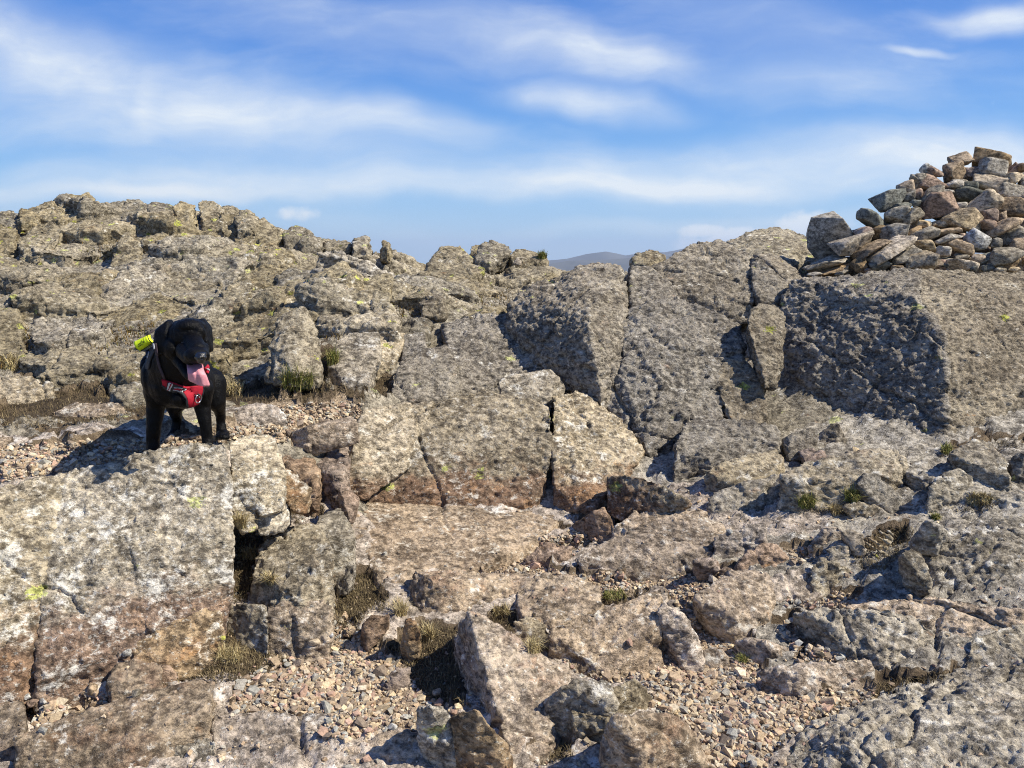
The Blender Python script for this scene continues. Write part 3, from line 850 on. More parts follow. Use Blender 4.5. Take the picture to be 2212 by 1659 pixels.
traced('flat_rock', 'worn', 'slab', .1, 'CM', [(0, 880, .06), (150, 835, .07), (260, 860, .06), (310, 960, .04), (370, 1010, .03), (360, 1080, .0), (0, 1090, .0), (-300, 1080, .0), (-200, 950, .05)], rough=0.58, **lab('pale flat rock at the bottom edge beside the upright pair'))
# --- bottom left corner
traced('low_rock', 'rusty', 'slab', .22, 'CB', [(195, 1075, .09), (600, 890, .10), (1080, 745, .08), (1540, 705, .09), (1800, 545, .13), (1890, 590, .12), (1840, 850, .10), (1820, 980, .06), (1300, 1180, .05), (180, 1330, .03), (1000, 1340, .02), (1800, 1340, -.02), (200, 1500, -.05), (1500, 1500, -.08)], rough=0.58, **lab('long rust-stained slab along the bottom left with a smooth purple back', 'rock slab'))
traced('low_rock', 'rusty', 'slab', .2, 'CB', [(-300, 640, .1), (0, 640, .1), (120, 720, .1), (200, 800, .09), (230, 900, .08), (195, 1040, .07), (175, 1200, .03), (0, 1340, .0), (-300, 1340, .0)], rough=0.58, **lab('orange-flecked rock in the bottom left corner'))
traced('low_rock', 'worn', 'slab', .2, 'CB', [(1905, 860, .07), (2300, 835, .07), (2950, 880, .06), (3010, 1000, .05), (2700, 1340, -.02), (1980, 1340, -.02), (1880, 1000, .05)], rough=0.72, **lab('flat grey-brown slab at the bottom edge below the pebble patch', 'rock slab'))
traced('low_rock', 'pale', 'slab', .2, 'CB', [(1060, 1330, .0), (1100, 1220, .03), (1800, 1080, .05), (1890, 1100, .05), (1900, 1340, .0), (1500, 1450, -.05)], rough=0.87, **lab('low white-flecked rock step at the bottom edge under the rust slab'))
traced('dark_stone', 'brown', 'block', .07, 'CB', [(1420, 430, 2.32), (1500, 425, 2.33), (1575, 520, 2.32), (1565, 600, 2.31), (1490, 655, 2.29), (1420, 655, 2.29)], rough=0.51, **lab('dark upright block of stone below the lichen slab', 'stone'))
traced('dark_stone', 'brown', 'slab', .06, 'CB', [(1510, 690, .08), (1560, 600, .12), (1640, 560, .13), (1660, 640, .1), (1600, 700, .07)], rough=0.30, **lab('small purple stone behind the long rust slab', 'stone'))
# --- right foreground
traced('dark_faced_rock', 'worn', 'block', .2, 'C7', [(295, 600, .24), (330, 560, .25), (500, 440, .28), (600, 430, .27), (740, 450, .26), (770, 560, .2), (730, 690, .15), (600, 820, .07), (550, 855, .04), (430, 780, .04), (340, 720, .05), (300, 660, .10), (440, 600, .24), (530, 710, .18)], rough=0.65, **lab('brown rock with a flat top and dark shaded left face above the pebbles'))
traced('flat_rock', 'worn', 'slab', .2, 'C7', [(755, 460, .23), (870, 420, .25), (1000, 395, .26), (1110, 540, .16), (1000, 600, .13), (840, 620, .12), (775, 530, .19)], rough=0.72, **lab('flat brown rock split by a dark crack from the dark-faced rock'))
traced('flat_rock', 'grey', 'slab', .2, 'C7', [(1020, 390, .28), (1090, 355, .3), (1160, 380, .28), (1260, 420, .23), (1200, 490, .17), (1120, 535, .14), (1060, 510, .17)], rough=0.87, **lab('small pitted pale rock with a sharp right-hand rim'))
traced('domed_rock', 'pale', 'block', .26, 'C7', [(930, 690, .2), (1050, 720, .22), (1240, 740, .22), (1500, 665, .29), (1700, 720, .25), (1860, 870, .14), (1760, 1000, .07), (1560, 1030, .07), (1440, 1110, .03), (1390, 980, .09), (1300, 965, .03), (1060, 900, .04), (950, 770, .08), (1390, 930, .13)], rough=0.87, **lab('domed grey rock with an overhung dark left side'))
traced('low_rock', 'worn', 'slab', .15, 'C7', [(710, 1060, .1), (860, 1020, .14), (960, 1060, .13), (1250, 1000, .13), (1390, 985, .12), (1430, 1110, .05), (1400, 1180, .02), (1100, 1165, .04), (870, 1215, .0), (780, 1130, .03)], rough=0.72, **lab('low brown rock with two dark notches at the pebbles\' upper edge'))
traced('low_rock', 'worn', 'block', .1, 'C7', [(550, 870, .1), (640, 850, .13), (730, 865, .14), (915, 920, .08), (905, 1010, .05), (770, 1040, .02), (690, 1010, .02), (600, 920, .05)], rough=0.65, **lab('small rounded purple-brown rock in the pebbles below the dark-faced rock'))
traced('small_rock', 'worn', 'block', .06, 'C7', [(330, 920, .08), (400, 895, .1), (460, 915, .09), (490, 960, .05), (390, 1010, .02), (345, 970, .04)], rough=0.51, **lab('fist-sized angular tan stone lying on the pebbles', 'stone'))
traced('rounded_rock', 'grey', 'slab', .2, 'C7', [(690, 1670, -.02), (900, 1485, .03), (1000, 1430, .07), (1430, 1220, .09), (2000, 1045, .13), (2500, 930, .18), (2700, 1700, .2), (1700, 1780, .13), (1000, 1780, .03), (1700, 1350, .19), (1350, 1500, .16)], rough=0.87, **lab('broad rounded grey slab filling the bottom right corner', 'rock slab'))
traced('ledge_rock', 'grey', 'slab', .2, 'C7', [(2010, 1030, .1), (2050, 850, .18), (2212, 790, .21), (2450, 760, .23), (2450, 960, .15), (2212, 1010, .1)], rough=0.70, **lab('rough grey rock at the right edge above the corner slab'))
traced('ledge_rock', 'worn', 'slab', .25, 'C7', [(1230, 650, .21), (1400, 620, .23), (1800, 580, .27), (2212, 680, .25), (2450, 700, .25), (2450, 800, .17), (2050, 850, .14), (1860, 860, .12), (1500, 720, .16), (1250, 700, .17)], rough=0.72, **lab('tan rock shelf behind the domed rock'))
traced('dark_stone', 'brown', 'block', .08, 'C7', [(270, 360, .24), (300, 335, .26), (400, 330, .25), (430, 360, .21), (380, 430, .13), (300, 420, .14)], rough=0.51, **lab('dark red block of stone at the right end of the pinkish slab', 'stone'))
traced('dark_stone', 'brown', 'block', .06, 'C7', [(440, 410, .19), (480, 385, .21), (545, 410, .18), (535, 450, .14), (460, 455, .13)], rough=0.30, **lab('small dark stone beside the dark red block', 'stone'))
traced('low_rock', 'worn', 'slab', .15, 'C7', [(420, 190, .28), (600, 130, .33), (720, 110, .34), (720, 190, .29), (560, 200, .27), (410, 245, .24)], rough=0.72, **lab('low pale rock strip above the dark red block'))
traced('low_rock', 'brown', 'block', .16, 'C7', [(550, 385, .2), (620, 290, .28), (720, 240, .31), (800, 260, .29), (850, 330, .24), (900, 370, .2), (700, 425, .15)], rough=0.72, **lab('sloping purple-brown rock behind the flat-topped dark-faced rock'))
# --- right middle
traced('upright_rock', 'grey', 'block', .1, 'C4', [(1440, 1450, .42), (1500, 1420, .44), (1560, 1450, .42), (1620, 1600, .3), (1600, 1640, .26), (1540, 1650, .22), (1460, 1580, .26)], rough=0.72, **lab('oval grey rock standing on end beside a dark hole at right'))
traced('wedge_rock', 'grey', 'block', .1, 'C4', [(1600, 1240, .5), (1670, 1270, .48), (1720, 1310, .42), (1640, 1390, .34), (1565, 1385, .34), (1505, 1355, .37)], rough=0.72, **lab('small grey fin of rock behind the oval standing rock'))
traced('pitted_rock', 'grey', 'slab', .25, 'C4', [(1530, 1400, .34), (1720, 1330, .39), (1900, 1250, .45), (2212, 1200, .49), (2550, 1180, .5), (2550, 1700, .22), (1750, 1690, .2), (1620, 1500, .28), (2000, 1450, .36)], rough=0.90, **lab('large pitted grey slab at the right edge', 'rock slab'))
traced('boulder', 'grey', 'block', .22, 'C4', [(1600, 1130, .42), (1620, 1030, .52), (1700, 940, .58), (1800, 915, .6), (1870, 980, .54), (1880, 1080, .45), (1780, 1195, .33), (1690, 1205, .31)], rough=0.70, **lab('rounded boulder with a shaded front in the turf near the right edge', 'boulder'))
traced('ledge_rock', 'grey', 'slab', .25, 'C4', [(1400, 885, .5), (1600, 865, .53), (1850, 900, .51), (2120, 950, .5), (2400, 980, .5), (2200, 1110, .42), (1900, 1080, .42), (1600, 1000, .45)], rough=0.80, **lab('long grey ledge behind the rounded boulder'))
traced('ledge_rock', 'grey', 'block', .2, 'C4', [(1740, 810, .6), (1900, 730, .66), (2000, 760, .64), (2090, 850, .58), (2110, 960, .5), (1950, 930, .5), (1840, 910, .5)], rough=0.80, **lab('sloping grey rock at the foot of the big wall, right part'))
traced('boulder', 'peak', 'block', .25, 'C4', [(2120, 950, .5), (2130, 850, .6), (2220, 800, .66), (2450, 850, .6), (2450, 1010, .46), (2200, 1010, .46)], rough=0.70, **lab('dark boulder cut off by the right edge', 'boulder'))
traced('ledge_rock', 'pale', 'slab', .25, 'C4', [(215, 1160, .3), (260, 1070, .38), (330, 1040, .4), (600, 1005, .45), (800, 930, .5), (980, 900, .52), (1050, 1000, .46), (1020, 1080, .38), (680, 1170, .29), (660, 1195, .27), (430, 1235, .24), (300, 1210, .26)], rough=0.80, **lab('long grey rock rib running up to the right below the dark wall'))
traced('ledge_rock', 'pale', 'slab', .2, 'C4', [(690, 950, .47), (850, 865, .52), (1000, 865, .53), (1250, 805, .57), (1400, 805, .57), (1450, 860, .53), (1350, 940, .48), (1150, 980, .46), (800, 990, .45)], rough=0.80, **lab('flat lit ledge at the foot of the dark wall'))
traced('fin_rock', 'grey', 'block', .14, 'C4', [(1160, 1010, .5), (1210, 940, .56), (1300, 970, .53), (1420, 1080, .42), (1430, 1180, .33), (1250, 1160, .33), (1195, 1080, .4)], rough=0.70, **lab('triangular grey rock with dark hollows either side'))
traced('low_rock', 'grey', 'block', .12, 'C4', [(1070, 1150, .4), (1150, 1120, .42), (1300, 1160, .38), (1340, 1210, .32), (1200, 1255, .27), (1110, 1205, .3)], rough=0.87, **lab('low rounded grey rock in front of the triangular one'))
traced('low_rock', 'pale', 'slab', .15, 'C4', [(620, 1240, .28), (800, 1190, .34), (940, 1175, .35), (1000, 1230, .3), (900, 1300, .25), (700, 1295, .24)], rough=0.70, **lab('low pale rock under the right-hand grass tuft'))
traced('ledge_rock', 'worn', 'block', .14, 'C4', [(850, 1405, .24), (900, 1335, .31), (960, 1280, .37), (1060, 1290, .36), (1050, 1330, .32), (960, 1345, .29), (940, 1425, .22)], rough=0.72, **lab('rusty rock behind the loose pink stone'))
traced('loose_stone', CAIRN['t'], 'block', .09, 'C4', [(1060, 1310, .38), (1100, 1285, .40), (1190, 1330, .36), (1197, 1390, .3), (1150, 1428, .26), (1110, 1390, .28)], rough=0.51, **lab('loose pinkish-tan stone lying on the turf at right', 'stone'))
traced('low_rock', 'pale', 'slab', .12, 'C4', [(1190, 1360, .33), (1260, 1310, .37), (1380, 1290, .38), (1360, 1340, .34), (1260, 1390, .3)], rough=0.72, **lab('low grey rock touching the loose pink stone'))
traced('low_rock', 'pale', 'slab', .1, 'C4', [(960, 1420, .28), (1040, 1380, .31), (1090, 1400, .3), (1120, 1450, .25), (1000, 1450, .25)], rough=0.72, **lab('small arched rock just below the loose pink stone'))
traced('low_rock', 'grey', 'slab', .1, 'C4', [(990, 1500, .24), (1050, 1470, .26), (1100, 1510, .23), (1040, 1560, .19), (1000, 1550, .19)], rough=0.72, **lab('small pale rock among pebbles below the small arched rock'))
traced('low_rock', 'grey', 'slab', .12, 'C4', [(1160, 1510, .24), (1220, 1475, .28), (1275, 1510, .25), (1265, 1580, .19), (1180, 1570, .19)], rough=0.87, **lab('two-lobed grey rock at the turf edge in the right middle'))
# --- lichen block in the middle and its neighbours
traced('lichen_block', 'mid', 'block', .4, 'C2', [(230, 1720, 3.66), (500, 1745, 3.68), (870, 1778, 3.66), (1250, 1772, 3.66), (1350, 1690, 3.72), (1410, 1540, 3.8), (1430, 1250, 3.98), (1420, 1145, 4.1), (1200, 1090, 4.15), (1000, 1050, 4.18), (740, 1105, 4.1), (640, 1210, 3.98), (600, 1440, 3.84), (350, 1560, 3.75)], rough=0.80, **lab('broad bulging block with a yellow lichen spot in the middle of the view', 'boulder'))
traced('lichen_block', 'mid', 'block', .3, 'C2', [(245, 1190, 3.85), (400, 1150, 3.95), (700, 1112, 4.08), (620, 1240, 3.95), (500, 1300, 3.87), (490, 1440, 3.75), (350, 1540, 3.66), (260, 1605, 3.6), (135, 1595, 3.6), (190, 1380, 3.7), (110, 1480, 3.8)], rough=0.70, **lab('left shoulder of pale rock separated by a dark notch from the bulging block', 'boulder'))
traced('perched_block', 'mid', 'block', .25, 'C2', [(1100, 985, 4.25), (1130, 960, 4.28), (1270, 940, 4.32), (1420, 918, 4.35), (1480, 970, 4.32), (1510, 1040, 4.28), (1420, 1085, 4.2), (1300, 1095, 4.18), (1180, 1095, 4.18), (1110, 1055, 4.2)], rough=0.70, **lab('small square-topped rock perched behind the bulging block'))
traced('split_block', 'mid', 'block', .35, 'C2', [(1440, 1085, 4.15), (1600, 1040, 4.3), (1670, 1085, 4.3), (1900, 1280, 4.1), (2010, 1425, 3.95), (1900, 1520, 3.85), (1780, 1600, 3.76), (1640, 1690, 3.7), (1560, 1745, 3.64), (1700, 1778, 3.6), (1432, 1420, 3.9), (1450, 1640, 3.72)], rough=0.80, **lab('rock split from the bulging block by a deep crack with a dark orange flank', 'boulder'))
traced('low_rock', 'mid', 'block', .2, 'C6', [(1790, 100, .44), (1900, 85, .47), (2100, 130, .46), (2212, 200, .42), (2300, 250, .38), (2150, 295, .31), (1940, 315, .28), (1890, 250, .33), (1800, 235, .32)], rough=0.70, **lab('squat grey-orange rock right of the deep crack'))
traced('triangle_stone', 'brown', 'block', .1, 'C6', [(1560, 398, .2), (1690, 320, .3), (1765, 283, .33), (1810, 370, .27), (1840, 455, .2), (1770, 488, .16), (1690, 445, .18)], rough=0.51, **lab('reddish triangular stone at the corner of the pale flat slab', 'stone'))
traced('low_rock', 'worn', 'slab', .12, 'C6', [(1820, 420, .24), (1960, 320, .31), (2212, 300, .34), (2400, 330, .33), (2212, 400, .28), (1980, 470, .2)], rough=0.87, **lab('low brown rock strip behind the long pinkish slab'))
traced('low_rock', 'brown', 'slab', .08, 'C6', [(1260, 600, .14), (1400, 500, .21), (1560, 530, .19), (1480, 600, .15)], rough=0.72, **lab('thin purple stone slab beside the pebbles in the hollow', 'stone'))
# --- the central peak
PEAK = empty('peak_outcrop', at_f('C2', 1500, 1040, 4.5), label='steep pointed grey outcrop with shaded left faces in the centre', cat='rock outcrop')
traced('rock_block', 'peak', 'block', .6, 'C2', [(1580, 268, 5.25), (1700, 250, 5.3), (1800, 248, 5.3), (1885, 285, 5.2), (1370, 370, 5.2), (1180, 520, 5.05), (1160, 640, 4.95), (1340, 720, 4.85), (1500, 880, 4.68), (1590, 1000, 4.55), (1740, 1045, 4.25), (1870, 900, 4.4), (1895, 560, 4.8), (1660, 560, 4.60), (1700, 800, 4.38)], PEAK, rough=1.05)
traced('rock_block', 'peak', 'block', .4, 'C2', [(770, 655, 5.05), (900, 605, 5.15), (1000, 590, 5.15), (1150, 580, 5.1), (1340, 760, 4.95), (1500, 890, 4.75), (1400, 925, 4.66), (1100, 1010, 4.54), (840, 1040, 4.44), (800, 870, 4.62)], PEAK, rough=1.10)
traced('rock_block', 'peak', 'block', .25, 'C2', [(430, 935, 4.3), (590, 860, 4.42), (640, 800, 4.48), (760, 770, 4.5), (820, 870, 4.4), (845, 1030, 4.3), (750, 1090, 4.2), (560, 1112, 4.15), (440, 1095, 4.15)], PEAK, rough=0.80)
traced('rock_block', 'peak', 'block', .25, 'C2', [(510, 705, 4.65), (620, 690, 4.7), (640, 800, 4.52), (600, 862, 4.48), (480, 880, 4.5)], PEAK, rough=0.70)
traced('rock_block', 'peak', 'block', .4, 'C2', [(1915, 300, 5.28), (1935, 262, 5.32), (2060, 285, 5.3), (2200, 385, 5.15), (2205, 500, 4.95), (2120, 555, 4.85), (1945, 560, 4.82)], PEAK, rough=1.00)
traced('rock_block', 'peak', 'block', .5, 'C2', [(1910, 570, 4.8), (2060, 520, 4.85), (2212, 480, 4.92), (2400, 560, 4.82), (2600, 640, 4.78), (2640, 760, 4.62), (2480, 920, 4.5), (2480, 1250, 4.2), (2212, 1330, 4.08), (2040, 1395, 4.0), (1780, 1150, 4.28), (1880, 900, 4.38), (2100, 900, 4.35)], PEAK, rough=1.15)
traced('rock_block', 'peak', 'block', .3, 'C4', [(10, 770, .54), (60, 660, .62), (150, 600, .66), (340, 618, .65), (640, 635, .63), (662, 680, .58), (640, 785, .49), (400, 860, .43), (0, 930, .37)], PEAK, rough=0.90)
traced('rock_block', 'pale', 'slab', .2, 'C4', [(200, 925, .42), (430, 845, .48), (640, 790, .51), (690, 850, .48), (640, 940, .42), (400, 1010, .37)], PEAK, rough=0.70)
traced('rock_block', 'peak', 'block', .3, 'C4', [(240, 320, 4.42), (350, 215, 4.5), (440, 225, 4.5), (560, 380, 4.38), (575, 560, 4.28), (520, 612, 4.22), (370, 605, 4.2)], PEAK, rough=0.80)
# --- rocks on the skyline between peak and cairn
BACK = empty('sloping_outcrop', at_f('C3', 400, 1180, 5.3), label='sloping grey outcrop behind the central peak, split by a crack', cat='rock outcrop')
traced('rock_block', 'peak', 'block', .5, 'C3', [(-150, 900, 5.7), (0, 825, 5.85), (160, 748, 6.0), (290, 738, 6.0), (400, 800, 5.85), (480, 835, 5.75), (480, 1000, 5.55), (500, 1110, 5.4), (300, 1130, 5.4), (0, 1050, 5.5), (-150, 1000, 5.55)], BACK, rough=1.00)
traced('rock_block', 'peak', 'block', .35, 'C3', [(495, 850, 5.7), (560, 868, 5.65), (715, 1005, 5.5), (690, 1060, 5.42), (640, 1110, 5.36), (530, 1100, 5.36), (490, 1000, 5.5)], BACK, rough=0.80)
traced('rock_block', 'peak', 'block', .3, 'C3', [(500, 825, 6.05), (640, 830, 6.0), (760, 900, 5.85), (825, 965, 5.65), (740, 1015, 5.5), (620, 890, 5.75)], BACK, rough=0.80)
traced('domed_boulder', 'crag', 'block', .7, 'C3', [(335, 742, 6.65), (480, 685, 6.75), (620, 660, 6.85), (740, 668, 6.85), (850, 718, 6.7), (920, 790, 6.45), (935, 865, 6.25), (740, 860, 6.15), (600, 850, 6.15), (420, 805, 6.35)], rough=0.80, **lab('smooth domed boulder on the skyline left of the cairn', 'boulder'))
traced('pillar_rock', 'peak', 'block', .22, 'C3', [(490, 1180, 4.62), (540, 1133, 4.66), (620, 1145, 4.68), (692, 1200, 4.66), (684, 1290, 4.56), (640, 1345, 4.50), (672, 1420, 4.46), (640, 1580, 4.32), (570, 1580, 4.30), (520, 1420, 4.40), (465, 1280, 4.5)], rough=0.87, **lab('upright finger of rock wedged in the dark gap beside the wall'))
# --- the wall under the cairn
WALL = empty('rock_face', at_f('C4', 1700, 830, 4.05), label='tall shaded rock wall on the right with the cairn on top', cat='rock face')
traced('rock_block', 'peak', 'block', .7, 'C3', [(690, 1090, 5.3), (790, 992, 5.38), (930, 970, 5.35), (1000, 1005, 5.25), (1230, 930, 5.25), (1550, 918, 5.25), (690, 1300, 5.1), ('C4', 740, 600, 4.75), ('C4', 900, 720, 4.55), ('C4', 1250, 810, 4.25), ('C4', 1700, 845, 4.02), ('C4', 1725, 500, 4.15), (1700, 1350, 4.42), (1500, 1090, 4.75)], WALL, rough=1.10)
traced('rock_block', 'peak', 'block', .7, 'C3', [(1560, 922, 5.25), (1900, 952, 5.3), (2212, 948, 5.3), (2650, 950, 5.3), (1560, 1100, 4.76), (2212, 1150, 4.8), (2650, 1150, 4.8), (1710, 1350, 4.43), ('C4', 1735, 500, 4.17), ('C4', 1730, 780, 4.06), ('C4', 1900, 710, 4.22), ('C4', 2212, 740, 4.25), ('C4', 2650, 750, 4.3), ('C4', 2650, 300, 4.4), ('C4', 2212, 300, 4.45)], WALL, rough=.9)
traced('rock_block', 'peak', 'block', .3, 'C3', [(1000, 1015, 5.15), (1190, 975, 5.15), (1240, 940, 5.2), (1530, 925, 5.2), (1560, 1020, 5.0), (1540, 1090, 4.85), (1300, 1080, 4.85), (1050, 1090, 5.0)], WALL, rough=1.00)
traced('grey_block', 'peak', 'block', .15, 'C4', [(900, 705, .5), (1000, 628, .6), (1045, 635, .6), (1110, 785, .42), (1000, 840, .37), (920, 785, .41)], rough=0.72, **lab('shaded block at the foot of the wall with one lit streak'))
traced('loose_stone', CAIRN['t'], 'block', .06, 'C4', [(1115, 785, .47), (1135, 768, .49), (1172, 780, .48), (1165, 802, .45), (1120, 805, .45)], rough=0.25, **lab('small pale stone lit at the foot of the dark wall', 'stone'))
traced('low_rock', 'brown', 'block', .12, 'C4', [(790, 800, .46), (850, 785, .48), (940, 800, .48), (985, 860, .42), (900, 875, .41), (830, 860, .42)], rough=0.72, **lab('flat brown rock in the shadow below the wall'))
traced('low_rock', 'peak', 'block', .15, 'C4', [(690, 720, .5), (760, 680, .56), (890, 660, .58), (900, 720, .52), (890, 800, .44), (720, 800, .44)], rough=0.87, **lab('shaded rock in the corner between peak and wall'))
# --- rocks at the left middle, near the path
traced('pointed_boulder', 'grey', 'block', .22, 'C1', [(1695, 1215, 3.98), (1760, 920, 4.2), (1800, 888, 4.22), (1920, 858, 4.25), (1990, 1000, 4.18), (2015, 1245, 3.98), (1850, 1240, 3.9)], rough=0.70, **lab('tooth-shaped pale boulder with a yellow lichen spot above the grass', 'boulder'))
traced('sloping_boulder', 'mid', 'block', .3, 'C2', [(40, 885, 4.22), (80, 740, 4.4), (160, 690, 4.48), (330, 688, 4.5), (345, 800, 4.38), (300, 905, 4.22), (280, 995, 4.08), (120, 960, 4.1)], rough=0.80, **lab('sloping lichened boulder right of the tooth-shaped one', 'boulder'))
traced('sloping_boulder', 'mid', 'block', .25, 'C2', [(330, 700, 4.6), (500, 690, 4.7), (490, 760, 4.58), (420, 850, 4.45), (310, 900, 4.35)], rough=0.70, **lab('small sloping rock in the notch before the central peak', 'rock'))
traced('flat_rock', 'worn', 'slab', .12, 'C1', [(1170, 1560, .66), (1260, 1500, .71), (1650, 1435, .74), (1740, 1460, .73), (1810, 1520, .69), (1600, 1590, .645), (1220, 1640, .62)], rough=0.58, **lab('flat brown rock on the path right behind the dog', 'rock'))
traced('flat_rock', 'worn', 'slab', .1, 'C5', [(800, 150, .59), (900, 80, .62), (1250, 20, .635), (1300, 60, .62), (1000, 130, .60)], rough=0.51, **lab('low orange-brown rock under the dog\'s feet', 'rock'))
traced('flat_rock', 'worn', 'slab', .08, 'C1', [(1800, 1640, .60), (1960, 1600, .65), (2212, 1530, .68), (2250, 1580, .66), (2000, 1659, .6)], rough=0.51, **lab('thin flat pale stone on the path beside the lichen block', 'rock'))
traced('low_rock', 'mid', 'slab', .12, 'C1', [(0, 1290, .80), (60, 1265, .82), (330, 1300, .79), (320, 1350, .755), (100, 1420, .71), (-200, 1440, .70), (-200, 1290, .8)], rough=0.87, **lab('low white-lichened rock at the left edge', 'rock'))
traced('low_rock', 'worn', 'slab', .1, 'C1', [(330, 1500, .685), (480, 1440, .72), (760, 1440, .73), (800, 1480, .70), (600, 1530, .67)], rough=0.58, **lab('low brown rock in the dark turf left of the dog', 'rock'))
traced('low_rock', 'crag', 'slab', .12, 'C1', [(700, 1370, .755), (760, 1330, .78), (900, 1300, .8), (930, 1400, .74), (760, 1420, .73)], rough=0.72, **lab('low tan rock directly left of the dog\'s chest', 'rock'))
traced('low_rock', 'crag', 'slab', .12, 'C1', [(1380, 1250, .79), (1500, 1180, .83), (1660, 1200, .81), (1640, 1260, .77), (1500, 1330, .73), (1390, 1330, .73)], rough=0.72, **lab('low tan rock right of the dog in front of the grass', 'rock'))

# ------------------------------------------------------------------ the jointed crag on the left and the rocks along the skyline
CRAG = empty('rocky_crag', (-1.6, 4.6, 0.9), label='jointed lichen-covered crag rising on the left behind the dog', cat='rock outcrop')
SKY = empty('summit_pavement', (-0.2, 5.6, 1.1), label='low broken bedrock along the skyline between crag and central peak', cat='rock outcrop')

def clip(poly_, n, c):
    out = []
    for i in range(len(poly_)):
        a, b = poly_[i], poly_[(i + 1) % len(poly_)]
        da, db = a @ n - c, b @ n - c
        if da <= 0: out.append(a)
        if (da < 0) != (db < 0) and da != db:
            out.append(a + (b - a) * (da / (da - db)))
    return out

def cells(seeds, keep, gap, stretch, lift, tilt, parent_of, mat, seed, rough=1.0):
    rg = np.random.default_rng(seed)
    S = seeds * stretch
    for i in range(len(S)):
        if not keep(seeds[i]): continue
        d = np.linalg.norm(S - S[i], axis=1)
        nb = np.argsort(d)[1:16]
        P = [S[i] + np.array(q) for q in ((-2, -2), (2, -2), (2, 2), (-2, 2))]
        for j in nb:
            n = S[j] - S[i]
            L = np.linalg.norm(n)
            n = n / L
            P = clip(P, n, n @ S[i] + L / 2 - gap * rg.uniform(.5, 1.5))
            if len(P) < 3: break
        if len(P) < 3: continue
        P = np.array(P) / stretch
        c = P.mean(0)
        if np.ptp(P, axis=0).max() > 1.6: continue
        g = rg.normal(0, tilt, 2)
        z0 = ground_z(c[None])[0]
        sl = np.array((ground_z(c[None] + (.15, 0))[0] - ground_z(c[None] - (.15, 0))[0], ground_z(c[None] + (0, .15))[0] - ground_z(c[None] - (0, .15))[0])) / .3
        dz = rg.uniform(*lift)
        top = np.column_stack((P, z0 + dz + (P - c) @ (sl * .55 + g)))
        mid = np.column_stack((c + (P - c) * .75, top[:, 2] + rg.uniform(0, .03)))
        top[:, 2] -= rg.uniform(0, .025, len(top))
        low = np.column_stack((c + (P - c) * 1.0, np.minimum(top[:, 2] - .2, z0 + (P - c) @ sl - .25)))
        add_rock('rock_block', np.vstack((top, mid, low)), mat(c), parent_of(c), rough=rough, lump=2.0, px=1.8, smooth=1)

def jitter_grid(x0, x1, y0, y1, sx, sy, seed):
    rg = np.random.default_rng(seed)
    out = []
    y = y0
    r = 0
    while y < y1:
        x = x0 + (r % 2) * sx * .5
        while x < x1:
            out.append((x + rg.uniform(-.42, .42) * sx, y + rg.uniform(-.40, .40) * sy))
            x += sx
        y += sy
        r += 1
    return np.array(out)

def crag_keep(p):
    x, y = p
    t = x / y
    if y < 4.35 - 0.25 * max(0, min(1, (t + .35) / .3)) or y > 8.9: return False
    if t < -0.86 or t > (-0.02 if y < 5.6 else 0.27): return False
    if y < 4.7 and t > -0.27: return False
    if y > 5.6 and t > 0.1 and y < 6.4: return False
    return True
cells(jitter_grid(-8, 3.2, 3.6, 9.4, .56, .40, 3), crag_keep, .003, np.array((1.0, 1.25)), (-.01, .12), .14,
      lambda c: CRAG if c[0] / c[1] < -0.17 else SKY, lambda c: M['crag'] if RNG.random() < .88 else M['grey'], 8)

